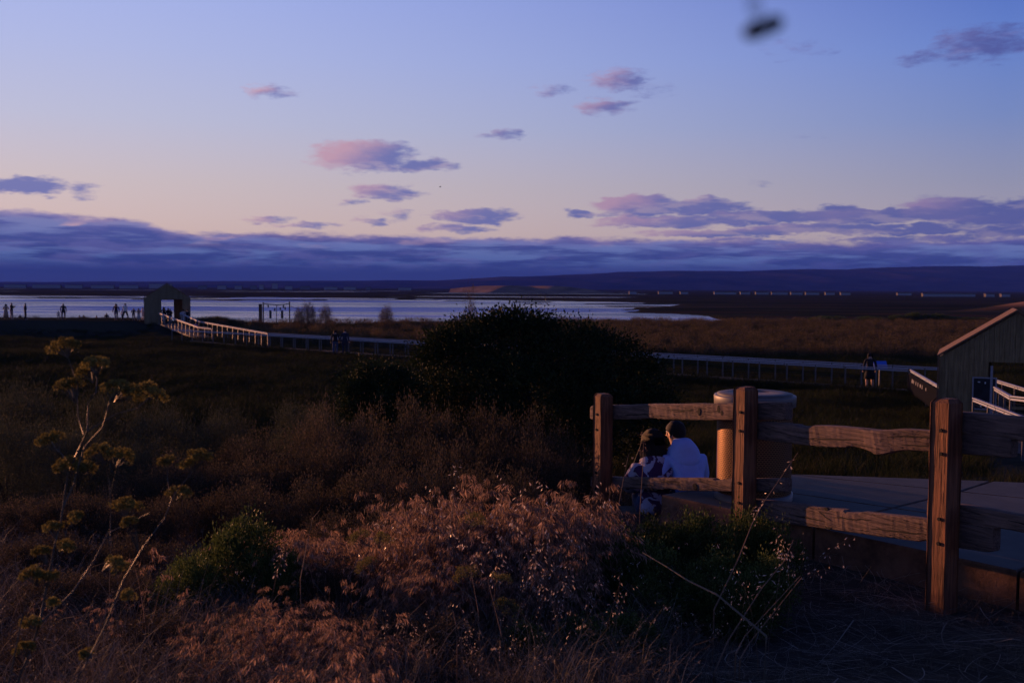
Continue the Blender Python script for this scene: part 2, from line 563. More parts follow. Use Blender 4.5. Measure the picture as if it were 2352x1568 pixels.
LEAF_BUSH = leafy('dark_bush_leaf', [(0.015, 0.026, 0.010), (0.028, 0.043, 0.016), (0.048, 0.064, 0.025)], 0.10, 0.7)
LEAF_COY = leafy('green_shrub_leaf', [(0.030, 0.050, 0.012), (0.062, 0.090, 0.024), (0.115, 0.145, 0.05)], 0.25, 0.5)
LEAF_GREY = leafy('grey_shrub_leaf', [(0.034, 0.044, 0.028), (0.062, 0.074, 0.048), (0.086, 0.096, 0.068)], 0.25, 0.8)
LEAF_DRY = leafy('dry_scrub_leaf', [(0.036, 0.036, 0.023), (0.066, 0.058, 0.038), (0.125, 0.095, 0.062)], 0.22, 0.8)
STEM_DRY = leafy('dry_stem', [(0.09, 0.055, 0.035), (0.20, 0.13, 0.08), (0.33, 0.23, 0.15)], 0.15, 0.6)
STRAW = leafy('straw', [(0.060, 0.052, 0.036), (0.125, 0.105, 0.075), (0.24, 0.205, 0.15)], 0.1, 0.7)
STRAW_PALE = leafy('pale_straw', [(0.06, 0.054, 0.038), (0.14, 0.122, 0.088), (0.28, 0.24, 0.175)], 0.1, 0.7)
ROSY = leafy('rosy_grass', [(0.09, 0.058, 0.042), (0.22, 0.142, 0.10), (0.42, 0.285, 0.21)], 0.42, 0.65)
SPIKE = leafy('oat_husk', [(0.36, 0.27, 0.20), (0.56, 0.47, 0.38), (0.72, 0.63, 0.52)], 0.4, 0.35, 0.5)
MARSH = leafy('marsh_grass', [(0.015, 0.025, 0.006), (0.027, 0.038, 0.010), (0.040, 0.044, 0.015), (0.062, 0.052, 0.023)], 0.10, 0.8)
REED = leafy('reed', [(0.045, 0.040, 0.020), (0.085, 0.068, 0.036), (0.15, 0.11, 0.06)], 0.25, 0.8)
FENNEL_Y = leafy('fennel_flower', [(0.12, 0.102, 0.026), (0.20, 0.172, 0.05), (0.27, 0.235, 0.075)], 0.3, 0.8)
FENNEL_S = plain('fennel_stem', (0.062, 0.056, 0.040), 0.5, 0.3, 25)
WOODY = plain('shrub_branch', (0.04, 0.03, 0.022), 0.9, 0.3)


# ================================================================== terrain, water, far land
PY = [-60, 0, 4, 6.6, 8.5, 10, 13, 17, 22, 30, 42, 90, 1e5]
PZ = [3.7, 3.45, 3.22, 2.84, 2.62, 2.42, 1.92, 1.38, 0.85, 0.35, 0.05, 0.0, 0.0]
SLAB_Z = 3.11
SLAB = [(1.37, 9.06), (3.42, 6.64), (5.2, 4.5), (7.6, 6.8), (6.4, 10.95), (5.5, 10.9), (2.85, 10.1)]


def seg_dist(x, y, poly):
    d = np.full(np.shape(x), 1e9)
    ins = np.zeros(np.shape(x), dtype=bool)
    n = len(poly)
    for k in range(n):
        ax, ay = poly[k]
        bx, by = poly[(k + 1) % n]
        ex, ey = bx - ax, by - ay
        t = np.clip(((x - ax) * ex + (y - ay) * ey) / (ex * ex + ey * ey), 0, 1)
        d = np.minimum(d, np.hypot(x - ax - t * ex, y - ay - t * ey))
        c = ((ay > y) != (by > y)) & (x < (bx - ax) * (y - ay) / (by - ay + 1e-12) + ax)
        ins ^= c
    return np.where(ins, -d, d)


def lake_depth(x, y):
    ys = np.interp(x, [-400, -60, -36, -20, 0, 20, 31, 60], [125, 122, 118, 122, 128, 141, 150, 150])
    xr = np.interp(y, [150, 165, 189, 203, 208, 213, 216, 225, 240, 247, 252, 264, 290, 321, 345, 400, 470],
                   [31.5, 35, 36.5, 33, 25, 23, 26, 28, 31, 29, 34, 36, 46, 54, 50, 30, 10])
    yf = np.interp(x, [-600, -150, -50, 0, 60], [500, 480, 440, 400, 350])
    nn = fbm(x / 9, y / 5) * 0.5
    d = np.minimum(np.minimum((y - ys) / 6, (xr - x) / 3), (yf - y) / 40)
    bars = sst(0.10, 0.16, fbm(x / 46 + 5, y / 7 + 2, 3)) * sst(215, 260, y) * 3
    return d + nn - np.where(d > 0.3, bars, 0)


def far_pools(x, y):
    n1 = fbm(x / 190 + 3, y / 34 + 8, 3)
    m = sst(430, 520, y) * (1 - sst(1250, 1500, y)) * (1 - sst(20, 120, x - (y - 400) * 0.12))
    return (n1 - 0.10) * 6 * m - (1 - m)


def terrain(x, y):
    x, y = np.asarray(x, float), np.asarray(y, float)
    z = np.interp(y - 0.10 * (x - 2.5), PY, PZ)
    near = 1 - sst(25, 60, y)
    z = z + near * fbm(x / 2.2, y / 2.2) * 0.22 + (1 - near) * fbm(x / 14, y / 14) * 0.25
    ds = seg_dist(x, y, SLAB)
    k = 1 - sst(0.2, 1.3, ds)
    z = z * (1 - k) + (SLAB_Z - 0.27) * k
    k = 1 - sst(0.5, 1.2, np.hypot((x - 1.55) / 1.2, y - 10.0))
    z = z * (1 - k) + 2.42 * k
    # levee on the left shore
    lv = sst(0, 1, (1 - np.abs(y - 104) / 10.0) * 2.2) * (1 - sst(-33, -27, x))
    z = z + lv * np.where(x < -37, 1.45, 1.05)
    # low orange bank far right
    z = z + 3.0 * sst(0, 1, 1 - np.hypot((x - 128) / 26, (y - 232) / 22))
    d = lake_depth(x, y)
    z = np.where(d > -0.6, np.minimum(z, np.interp(d, [-0.6, 0, 0.5, 2], [0.12, -0.18, -0.5, -0.9])), z)
    p = far_pools(x, y)
    z = np.where(p > -0.4, np.minimum(z, np.interp(p, [-0.4, 0, 0.6], [0.1, -0.2, -0.6])), z)
    return z


def ground_mat():
    m, N, b = new_mat('ground_soil', 0.95, None, 0.0)
    pos = N.n('ShaderNodeNewGeometry').outputs['Position']
    s = N.n('ShaderNodeSeparateXYZ')
    N.link(pos, s.inputs[0])
    n1 = N.noise(pos, 2.4, 6, 0.65)
    near = N.ramp(n1, [(0.3, (0.032, 0.029, 0.020)), (0.7, (0.085, 0.070, 0.050))])
    n2 = N.noise(N.scaled(pos, (0.012, 0.05, 0.05)), 1.0, 5, 0.6)
    marsh = N.ramp(n2, [(0.32, (0.018, 0.021, 0.011)), (0.5, (0.036, 0.037, 0.022)), (0.66, (0.064, 0.058, 0.038))])
    c = N.mix(N.smooth(s.outputs[1], 14, 40), near, marsh)
    red = N.m('MULTIPLY', N.smooth(N.noise(N.scaled(pos, (0.02, 0.06, 0.05), (4, 2, 0)), 1.0, 3), 0.55, 0.66), N.smooth(s.outputs[1], 130, 160))
    c = N.mix(N.m('MULTIPLY', red, 0.4), c, (0.13, 0.055, 0.03))
    dirt = N.smooth(s.outputs[2], 0.9, 2.2)
    c = N.mix(N.m('MULTIPLY', dirt, N.smooth(s.outputs[1], 140, 170)), c, (0.36, 0.19, 0.10))
    N.link(c, b.inputs['Base Color'])
    bump(N, b, N.m('MULTIPLY', N.noise(pos, 14, 5, 0.7), N.smooth(s.outputs[1], 12, 40, 1.0, 0.0)), 0.6, 0.03)
    return m


rows = [-14.0]
while rows[-1] < 5600:
    y = rows[-1]
    rows.append(y + max(0.16, 0.017 * max(0, y - 3)))
rows = np.array(rows)
tt = np.linspace(-1.35, 1.35, 231)
tt = np.sign(tt) * (np.abs(tt) / 1.35) ** 1.15 * 1.35
Yg, Tg = np.meshgrid(rows, tt, indexing='ij')
Xg = Tg * (np.maximum(Yg, 0) + 14)
Zg = terrain(Xg, Yg)
nr, nc = Yg.shape
ii = (np.arange(nr - 1)[:, None] * nc + np.arange(nc - 1)[None, :]).ravel()
tag(obj('ground', mesh_from('ground', np.stack([Xg, Yg, Zg], -1).reshape(-1, 3), np.stack([ii, ii + 1, ii + nc + 1, ii + nc], 1), ground_mat(), True)), kind='structure')

# lake and far pools: one water sheet just under the land
m, N, b = new_mat('water', 0.10, (0.026, 0.045, 0.15), 0.24)
b.inputs['IOR'].default_value = 1.33
b.inputs['Specular Tint'].default_value = (0.66, 0.78, 1.0, 1)
pos = N.n('ShaderNodeNewGeometry').outputs['Position']
big = N.noise(N.scaled(pos, (0.0045, 0.024, 0.05)), 1.0, 5, 0.62, dist=0.3)
fine_w = N.noise(N.scaled(pos, (0.5, 1.1, 1.0)), 1.4, 4, 0.65)
wind = N.smooth(big, 0.44, 0.58)
N.link(N.m('MULTIPLY_ADD', wind, 0.24, 0.06), b.inputs['Roughness'])
nd = N.n('ShaderNodeBump')
N.link(N.m('MULTIPLY_ADD', wind, 0.62, 0.02), nd.inputs['Strength'])
nd.inputs['Distance'].default_value = 0.35
N.link(fine_w, nd.inputs['Height'])
N.link(nd.outputs[0], b.inputs['Normal'])
MT['water'] = m
wx = [(-900, 112), (70, 112), (70, 420), (420, 1560), (-1400, 1560)]
tag(obj('lake_water', mesh_from('lake_water', [(x, y, -0.2) for x, y in wx], [list(range(len(wx)))], m)), kind='structure')

# mountains behind the plain
CR = [(-900, 648), (0, 647), (700, 645), (1000, 643), (1150, 636), (1300, 630), (1420, 625), (1560, 622), (1700, 623), (1850, 619), (2000, 616), (2150, 612),
      (2280, 613), (2352, 610), (2700, 606), (3400, 620)]
cx = np.array([at(px, py, 5200).x for px, py in CR])
cz = np.array([at(px, py, 5200).z for px, py in CR])
gx, gy = np.meshgrid(np.linspace(-4600, 4600, 420), np.linspace(3900, 5500, 46), indexing='xy')
crest = np.interp(gx, cx, cz)
t = np.clip((gy - 3900) / 1300, 0, 1)
ridge = 1 - np.abs(fbm(gx / 420 + gy / 900, gy / 700, 5)) * 3.2
gz = crest * (0.10 + 0.90 * t ** 0.8) * (0.55 + 0.48 * ridge * (1 - t * 0.75) + 0.36 * t) - 16 * (1 - t) ** 2
gz = np.where(t > 0.93, np.minimum(gz * 1.0, crest * 1.03), np.minimum(gz, crest * 0.97))
n_r, n_c = gx.shape
ii = (np.arange(n_r - 1)[:, None] * n_c + np.arange(n_c - 1)[None, :]).ravel()
m, N, b = new_mat('mountain_grass', 0.95, None, 0.0)
pos = N.n('ShaderNodeNewGeometry').outputs['Position']
N.link(N.ramp(N.noise(N.scaled(pos, (0.004, 0.002, 0.02)), 1.0, 6, 0.65), [(0.35, (0.016, 0.016, 0.012)), (0.65, (0.080, 0.058, 0.042))]), b.inputs['Base Color'])
tag(obj('mountain_range', mesh_from('mountain_range', np.stack([gx, gy, gz], -1).reshape(-1, 3), np.stack([ii, ii + 1, ii + n_c + 1, ii + n_c], 1), m, True)), kind='structure')

# flat-topped landfill mound
ml, mr = at(1033, 674, 900), at(1440, 677, 900)
mt = at(1200, 655.5, 915).z
gx, gy = np.meshgrid(np.linspace(ml.x - 4, mr.x + 10, 120), np.linspace(880, 1010, 40), indexing='xy')
ex = np.clip(np.minimum(((gx - ml.x) * 0.85 + (gy - 935) * 0.53) / 36, (mr.x - gx) / 62), 0, 1)
ey = np.clip(np.minimum((gy - 884) / 34, (1005 - gy) / 50), 0, 1)
gz = mt * np.minimum(sst(0, 1, ex) * 0.6 + ex * 0.4, ey * 0.7 + 0.3 * sst(0, 1, ey)) * (1 + 0.05 * fbm(gx / 8, gy / 8))
gul = np.exp(-((gx - (ml.x + 92) + (gy - 900) * 0.6) / 7) ** 2)
gz = gz * (1 - 0.38 * gul * ey) - 0.3
n_r, n_c = gx.shape
ii = (np.arange(n_r - 1)[:, None] * n_c + np.arange(n_c - 1)[None, :]).ravel()
m, N, b = new_mat('mound_dirt', 0.95, None, 0.0)
pos = N.n('ShaderNodeNewGeometry').outputs['Position']
N.link(N.ramp(N.noise(N.scaled(pos, (0.05, 0.05, 0.3)), 1.0, 5, 0.6), [(0.35, (0.16, 0.11, 0.08)), (0.65, (0.34, 0.22, 0.14))]), b.inputs['Base Color'])
tag(obj('landfill_hill', mesh_from('landfill_hill', np.stack([gx, gy, gz], -1).reshape(-1, 3), np.stack([ii, ii + 1, ii + n_c + 1, ii + n_c], 1), m, True)), kind='structure')

# air over the plain
m = bpy.data.materials.new('haze_air')
m.use_nodes = True
nt_ = m.node_tree
nt_.nodes.remove(nt_.nodes['Principled BSDF'])
pv = nt_.nodes.new('ShaderNodeVolumePrincipled')
pv.inputs['Color'].default_value = (0.09, 0.20, 0.95, 1)
pv.inputs['Density'].default_value = 0.00009
pv.inputs['Anisotropy'].default_value = -0.35
nt_.links.new(pv.outputs[0], nt_.nodes['Material Output'].inputs['Volume'])
hb = MB().box((0, 2750, 67), (16400, 6100, 139))
tag(hb.build('haze', m), kind='stuff')

# far buildings on the plain, each where its pixel column meets the ground
far_w = plain('far_wall', (0.17, 0.165, 0.17), 0.8, 0.1, 0.5)
far_w2 = plain('far_pale_wall', (0.30, 0.295, 0.30), 0.8, 0.05, 0.5)
far_r = plain('far_roof', (0.06, 0.055, 0.055), 0.8)
FAR = []


def far_building(px0, px1, ytop, depth, pale, label, group=None):
    a, c = at(px0, ytop, depth), at(px1, ytop, depth)
    w = c.x - a.x
    h = max(2.0, a.z)
    e = empty('far_building', ((a.x + c.x) / 2, depth, 0))
    tag(e, label, 'building', group)
    dpt = 3.0
    MB().box((0, 0, h / 2 - 0.3), (w, dpt, h + 0.6)).build('wall', far_r, e)  # end walls darkened: shade put into their colour where the low sun would strike
    MB().box((0, -dpt / 2 - 0.06, h / 2 - 0.3), (w, 0.1, h + 0.55)).build('front_wall', far_w2 if pale else far_w, e)
    MB().box((0, 0, h + 0.15), (w + 0.6, dpt + 0.6, 0.3)).build('roof', far_r, e)
    return e


far_building(625, 638, 651, 1900, 2, 'tall white block standing above the low town across the lake')
far_building(343, 395, 652, 1750, 2, 'wide white hall with sloping end behind the left gabled hut')
far_building(2118, 2238, 678.5, 720, 2, 'very long low white warehouse at the foot of the right mountains')
far_building(2262, 2282, 680, 720, 2, 'small white shed just right of the long white warehouse')
far_building(2298, 2318, 680, 720, 1, 'second pale shed right of the long white warehouse, near the frame edge')
for k, (a_, b_, y_) in enumerate([(10, 60, 653.5), (75, 140, 654), (150, 190, 654.5), (210, 262, 655), (275, 318, 655)]):
    far_building(a_, b_, y_, 1600, 1, 'low pale building in the row along the horizon left of the gabled hut', 'low buildings on the far left horizon')
for k, (a_, b_, y_) in enumerate([(455, 475, 656), (500, 520, 656), (540, 556, 656.5), (575, 590, 656), (596, 606, 654), (655, 672, 657), (690, 712, 657.5),
                                  (745, 775, 659), (790, 818, 659), (840, 852, 659.5), (915, 945, 660.5)]):
    far_building(a_, b_, y_, 1500, k % 3, 'small pale town building on the far shore between the gabled hut and the orange mound', 'town buildings on the far shore')
for k, (a_, b_, y_) in enumerate([(1445, 1462, 671), (1512, 1545, 672.5), (1562, 1580, 672.5), (1640, 1690, 675.5), (1700, 1722, 675.5), (1735, 1765, 676),
                                  (1772, 1808, 676), (1816, 1842, 676.5), (1850, 1880, 677), (1895, 1916, 677.5), (1930, 1952, 677.5), (2060, 2092, 679)]):
    far_building(a_, b_, y_, 850, 1 + k % 2, 'low white building in the line below the mountains right of the orange mound', 'white buildings below the mountains')



# ================================================================== concrete landing
def slab_piece(poly, z0, z1, parent):
    n = len(poly)
    c = np.mean(poly, axis=0)
    inner = [tuple(np.array(p) + (c - np.array(p)) / np.linalg.norm(c - np.array(p)) * 0.014) for p in poly]
    mb = MB()
    mb.prism(inner, z0, z1 - 0.012)
    V = [(*p, z1 - 0.012) for p in inner] + [(*(np.array(p) + (c - np.array(p)) / np.linalg.norm(c - np.array(p)) * 0.012), z1) for p in inner]
    mb.add(V, [(k, (k + 1) % n, n + (k + 1) % n, n + k) for k in range(n)] + [list(range(n, 2 * n))])
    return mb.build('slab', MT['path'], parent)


lp = empty('concrete_path', (0, 0, 0))
tag(lp, kind='structure')
A0, A1 = np.array((1.37, 9.06)), np.array((5.2, 4.5))          # near edge
B0, B1 = np.array((2.85, 10.1)), np.array((7.9, 7.0))          # far edge
ks = [0, 0.27, 0.535, 0.8, 1.0]
for i in range(4):
    a0, a1 = A0 + (A1 - A0) * ks[i], A0 + (A1 - A0) * ks[i + 1]
    b0, b1 = B0 + (B1 - B0) * ks[i], B0 + (B1 - B0) * ks[i + 1]
    m0, m1 = (a0 + b0) / 2, (a1 + b1) / 2
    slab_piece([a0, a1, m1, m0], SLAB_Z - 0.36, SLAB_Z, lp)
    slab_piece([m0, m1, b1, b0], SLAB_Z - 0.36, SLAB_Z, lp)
    # strip that widens the path towards the far right
    c0 = b0 + np.array((1.15, 1.1)) * (0.15 + i * 0.9) * 0.45
    c1 = b1 + np.array((1.15, 1.1)) * (0.15 + (i + 1) * 0.9) * 0.45
    if i > 0:
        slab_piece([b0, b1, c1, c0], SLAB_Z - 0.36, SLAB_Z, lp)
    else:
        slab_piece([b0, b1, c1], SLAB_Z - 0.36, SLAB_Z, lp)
st = MB().box((1.57, 9.84, 2.57), (0.95, 0.36, 0.44), rz=R(0)).build('timber_step', MT['deck'])
tag(st, 'low dark timber step under the seated couple', 'step')

# ================================================================== post and rail fence
U = Vector((0.5, -0.866, 0)).normalized()          # along the fence, towards the camera on the right
Nf = Vector((-0.866, -0.5, 0))                     # the bolted side of the posts
RZ = math.atan2(U.y, U.x)
p_mid = at(1713, 887, 8.23)
posts = [(p_mid.x - U.x * 2.04, p_mid.y - U.y * 2.04), (p_mid.x, p_mid.y), (p_mid.x + U.x * 1.90, p_mid.y + U.y * 1.90),
         (p_mid.x + U.x * 3.85, p_mid.y + U.y * 3.85)]
tops = [at(1378, 903, posts[0][1]).z, p_mid.z, at(2180, 914, posts[2][1]).z, at(2180, 914, posts[2][1]).z - 0.12]
fence = empty('post_and_rail_fence', (posts[1][0], posts[1][1], float(terrain(*posts[1]))))
tag(fence, 'weathered wooden post and rail fence beside the concrete path, bolted double rails', 'fence')
FO = Vector(fence.location)
for k, (px_, py_) in enumerate(posts):
    zb = float(terrain(px_, py_)) - 0.25
    zt = tops[k]
    h = 0.075
    mb = MB()
    prof = []
    lev = [zb] + [zb + (zt - zb) * t for t in np.linspace(0.1, 0.93, 12)] + [zt - 0.03, zt]
    ring = []
    for li, z in enumerate(lev):
        s_ = h if li < len(lev) - 1 else h - 0.022
        row = []
        ch = 0.008
        for (sx, sy) in ((-1, -1), (1, -1), (1, 1), (-1, 1)):
            for (ax, ay) in ((-ch if sx > 0 else ch, 0), (0, -ch if sy > 0 else ch)) if sx == sy else ((0, -ch if sy > 0 else ch), (-ch if sx > 0 else ch, 0)):
                j = (rnd.random() - 0.5) * 0.003
                row.append((sx * s_ + ax + j, sy * s_ + ay + j, z - zb + (0 if li < len(lev) - 1 else -0.006 * rnd.random())))
        ring.append(row)
    V = [v for row in ring for v in row]
    n8 = 8
    Fs = [(r * n8 + j, r * n8 + (j + 1) % n8, (r + 1) * n8 + (j + 1) % n8, (r + 1) * n8 + j) for r in range(len(ring) - 1) for j in range(n8)]
    Fs.append([(len(ring) - 1) * n8 + j for j in range(n8)])
    me = mesh_from('post', V, Fs, MT['post'])
    po = obj('post', me, fence, Vector((px_, py_, zb)) - FO, (0, 0, RZ + R(1.5 * (k - 1))))
    # bolts: recessed washers on the face that looks left; local -y is that face
    for bz in (zt - 0.21, zt - 0.365, zt - 0.80, zt - 0.965):
        bm_ = MB().tube([(0.0, -h - 0.0012, 0), (0.0, -h + 0.02, 0)], 0.0125, 10)
        bm_.build('bolt_hole', MT['hole'], po, origin=None)
        o_ = po.children[-1] if po.children else None
        for ch_ in COL.objects:
            pass
        bpy.data.objects[COL.objects[-1].name].location = (-0.005 + 0.012 * rnd.random() + (0.012 if k else -0.01), 0, bz - zb)


def rail(s0, s1, z0, z1, hgt, thick, seed, base=posts[1], bulge=None, off=0.0):
    """one split rail, from distance s0 to s1 along the fence, on the back of the posts"""
    r_ = np.random.default_rng(seed)
    L = s1 - s0
    n = 84
    m_ = 12
    V = []
    ph = r_.random(8) * 6.28
    sd_ = float(seed)
    chips = r_.uniform(0.3, L - 0.5, 2)
    for i in range(n):
        t = i / (n - 1)
        x = t * L
        wob = (0.002 + 0.007 * bool(bulge)) * math.sin(2.6 * x + ph[0])
        ht = hgt / 2 * (1 + (0.015 + 0.04 * bool(bulge)) * math.sin(2.6 * x + ph[2]))
        top_e = 0.016 * float(fbm(np.array(x * 3.1 + sd_), np.array(sd_ * 1.7), 4)) + (-0.012 if chips[0] < x < chips[0] + .16 else 0)
        bot_e = 0.016 * float(fbm(np.array(x * 3.3 + sd_ + 40), np.array(sd_ * 2.3), 4)) + (0.010 if chips[1] < x < chips[1] + .22 else 0)
        th = thick / 2 * (1 + 0.12 * math.sin(3.1 * x + ph[6]))
        if bulge:
            g_ = math.exp(-((x - bulge) / 0.13) ** 2)
            bot_e -= 0.030 * g_
            wob -= 0.012 * g_
            th *= 1 + 0.25 * g_
        endf = 1 - 0.10 * (1 - sst(0, 0.04, min(x, L - x)))
        zc = z0 + (z1 - z0) * t + wob
        for j in range(m_):
            a = 2 * math.pi * (j + 0.5) / m_
            ca, sa = math.cos(a), math.sin(a)
            q = 0.32
            yy = math.copysign(abs(ca) ** q, ca) * th * endf
            zz = math.copysign(abs(sa) ** q, sa) * ht * endf
            zz += top_e if sa > 0.3 else (bot_e if sa < -0.3 else 0)
            yy += 0.004 * (r_.random() - 0.5)
            V.append((x, yy, zc - z0 + zz))
    Fs = [(i * m_ + j, (i + 1) * m_ + j, (i + 1) * m_ + (j + 1) % m_, i * m_ + (j + 1) % m_) for i in range(n - 1) for j in range(m_)]
    Fs += [list(range(m_)), [(n - 1) * m_ + j for j in range(m_)][::-1]]
    me = mesh_from('rail', V, Fs, MT['rail'])
    p = Vector((base[0], base[1], 0)) + U * s0 - Nf * (0.075 + thick * 0.5 + 0.012 + off)
    return obj('rail', me, fence, Vector((p.x, p.y, z0)) - FO, (0, 0, RZ))


def zat(px, py, s):
    """height of a pixel row at distance s along the fence"""
    return at(px, py, posts[1][1] + U.y * s).z


# section A: left post to middle post; B: middle to right; C: right to beyond the frame
za0, za1 = zat(1378, 948, -2.04), zat(1690, 944, 0)
rails_spec = [
    (-2.40, 0.36, za0, za1 - 0.005, 0.150, 0.085, 31, None),
    (-2.38, 0.37, zat(1378, 1110, -2.04), zat(1690, 1117, 0), 0.118, 0.085, 32, None),
    (-0.14, 2.30, zat(1713, 990, 0), zat(2150, 1022, 1.9) - 0.0, 0.155, 0.09, 33, 1.42),
    (-0.12, 2.20, zat(1713, 1172, 0), zat(2145, 1230, 1.9), 0.170, 0.09, 34, None),
    (1.74, 4.2, zat(2130, 973, 1.9), zat(2330, 985, 2.3) + 0.06, 0.150, 0.085, 35, None),
    (1.70, 4.2, zat(2130, 1182, 1.9), zat(2330, 1197, 2.3) + 0.06, 0.125, 0.085, 36, None)]
RAILS = []
for (s0, s1, z0, z1, hh, th, sd, bu) in rails_spec:
    # z0 and z1 are given at the posts; carry them to the rail ends
    pa, pb = {31: (-2.04, 0), 32: (-2.04, 0), 33: (0, 1.9), 34: (0, 1.9), 35: (1.9, 2.4), 36: (1.9, 2.4)}[sd]
    if sd >= 35:
        pb = 3.85
    k_ = (z1 - z0) / (pb - pa)
    RAILS.append(rail(s0, s1, z0 + k_ * (s0 - pa), z0 + k_ * (s1 - pa), hh, th, sd, bulge=bu))
# knots and split lines as real recesses' dark plugs on the rails' left faces
for ri, spots in ((0, [(1.72, 0.0, 0.018, 0.03), (1.98, 0.022, 0.020, 0.034), (2.02, -0.012, 0.014, 0.022)]), (1, [(1.02, -0.048, 0.035, 0.014), (1.66, -0.018, 0.028, 0.028)]),
                  (2, [(1.46, 0.008, 0.022, 0.020)]), (3, [(0.95, -0.06, 0.03, 0.02), (0.93, 0.075, 0.018, 0.014)])):
    for (x, dz_, rx, rz_) in spots:
        ro = RAILS[ri]
        hv = np.array([v.co[:] for v in ro.data.vertices])
        zc = np.interp(x, hv[:, 0].reshape(84, 12).mean(1), hv[:, 2].reshape(84, 12).mean(1))
        th = {0: .085, 1: .085, 2: .09, 3: .09}[ri]
        mb = MB()
        V, n = [], 13
        for (yy, k) in ((-th / 2 - 0.003, 1.0), (-th / 2 + 0.02, 0.8)):
            for j in range(n):
                a = 2 * math.pi * j / n
                q = k * (0.85 + 0.3 * rnd.random())
                V.append((x + rx * math.cos(a) * q, yy, zc + dz_ + rz_ * math.sin(a) * q))
        mb.add(V, [list(range(n)), [n + j for j in range(n)][::-1]] + [(j, (j + 1) % n, n + (j + 1) % n, n + j) for j in range(n)])
        mb.build('knot_hole', MT['hole'], ro)

# long weathering splits in the rails' left faces
for ri, x0, ln, dz_, tilt_ in ((0, 1.30, .34, .022, -.03), (0, 1.36, .26, -.004, .10), (0, 0.55, .5, -.03, .01), (1, 1.15, .30, .022, .0), (1, .7, .4, -.012, -.01), (2, .75, .55, -.02, .012), (2, 1.5, .5, .03, -.02),
                          (2, 1.62, .4, -.035, .0), (3, .62, .30, -.005, -.05), (3, .86, .12, .05, -.5), (3, 1.0, .35, .02, .03), (3, 1.35, .5, -.03, .01), (4, .7, .5, .0, .02), (5, .6, .45, .01, -.02)):
    ro = RAILS[ri]
    hv = np.array([v.co[:] for v in ro.data.vertices]).reshape(84, 12, 3)
    V = []
    n = 9
    for k in range(n):
        t = k / (n - 1)
        x = x0 + ln * t
        zc = np.interp(x, hv[:, :, 0].mean(1), hv[:, :, 2].mean(1))
        yf = np.interp(x, hv[:, :, 0].mean(1), hv[:, :, 1].min(1))
        w = 0.0045 * math.sin(math.pi * min(1, t * .96 + .02)) ** .6 * (0.7 + 0.6 * rnd.random()) + 0.0006
        z = zc + dz_ + tilt_ * ln * t + rnd.uniform(-.003, .003)
        V += [(x, yf - 0.0015, z - w), (x, yf - 0.0015, z + w), (x, yf + .02, z)]
    Fs = [(3 * k + a_, 3 * k + b_, 3 * k + 3 + b_, 3 * k + 3 + a_) for k in range(n - 1) for a_, b_ in ((0, 1), (1, 2), (2, 0))]
    MB().add(V, Fs).build('split', MT['hole'], ro)

# ================================================================== litter bin
bx = at(1734, 905, 8.95)
can = empty('litter_bin', (bx.x, bx.y, SLAB_Z))
tag(can, 'round perforated metal litter bin with flat lid behind the middle fence post', 'bin')
CH = bx.z - SLAB_Z
RC = 0.352


def lathe(prof, n=64):
    V = [(r_ * math.cos(2 * math.pi * j / n), r_ * math.sin(2 * math.pi * j / n), z) for r_, z in prof for j in range(n)]
    Fs = [(i * n + j, i * n + (j + 1) % n, (i + 1) * n + (j + 1) % n, (i + 1) * n + j) for i in range(len(prof) - 1) for j in range(n)]
    return V, Fs


def lathe_obj(name, prof, mat, parent, n=64, loc=(0, 0, 0), smooth=True, uv=False):
    V, Fs = lathe(prof, n)
    me = mesh_from(name, V, Fs, mat, smooth)
    if uv:
        l = me.uv_layers.new(name='UVMap')
        ln = np.cumsum([0] + [math.hypot(prof[i + 1][0] - prof[i][0], prof[i + 1][1] - prof[i][1]) for i in range(len(prof) - 1)])
        for p in me.polygons:
            i, j = p.index // n, p.index % n
            for li, (ii_, jj_) in zip(p.loop_indices, ((i, j), (i, j + 1), (i + 1, j + 1), (i + 1, j))):
                l.data[li].uv = (jj_ / n * 2 * math.pi * prof[0][0], ln[ii_])
    return obj(name, me, parent, loc)


lathe_obj('body', [(RC - 0.02, 0.05), (RC - 0.02, CH - 0.10)], MT['perf'], can, uv=True)
lathe_obj('liner', [(0.01, 0.06), (RC - 0.05, 0.06), (RC - 0.05, CH - 0.06)], MT['black'], can, 40)
lathe_obj('base_ring', [(RC - 0.005, 0.0), (RC - 0.005, 0.06), (RC - 0.03, 0.06), (RC - 0.03, 0.0)], MT['pale_band'], can)
lathe_obj('rim_band', [(RC - 0.012, CH - 0.105), (RC + 0.008, CH - 0.10), (RC + 0.012, CH - 0.015), (RC + 0.008, CH - 0.005), (RC - 0.02, CH - 0.004)], MT['pale_band'], can)
lathe_obj('lid', [(RC - 0.018, CH - 0.012), (RC - 0.018, CH + 0.010), (RC - 0.05, CH + 0.018), (0.13, CH + 0.022), (0.12, CH + 0.014), (0.0, CH + 0.014)], MT['lid'], can)


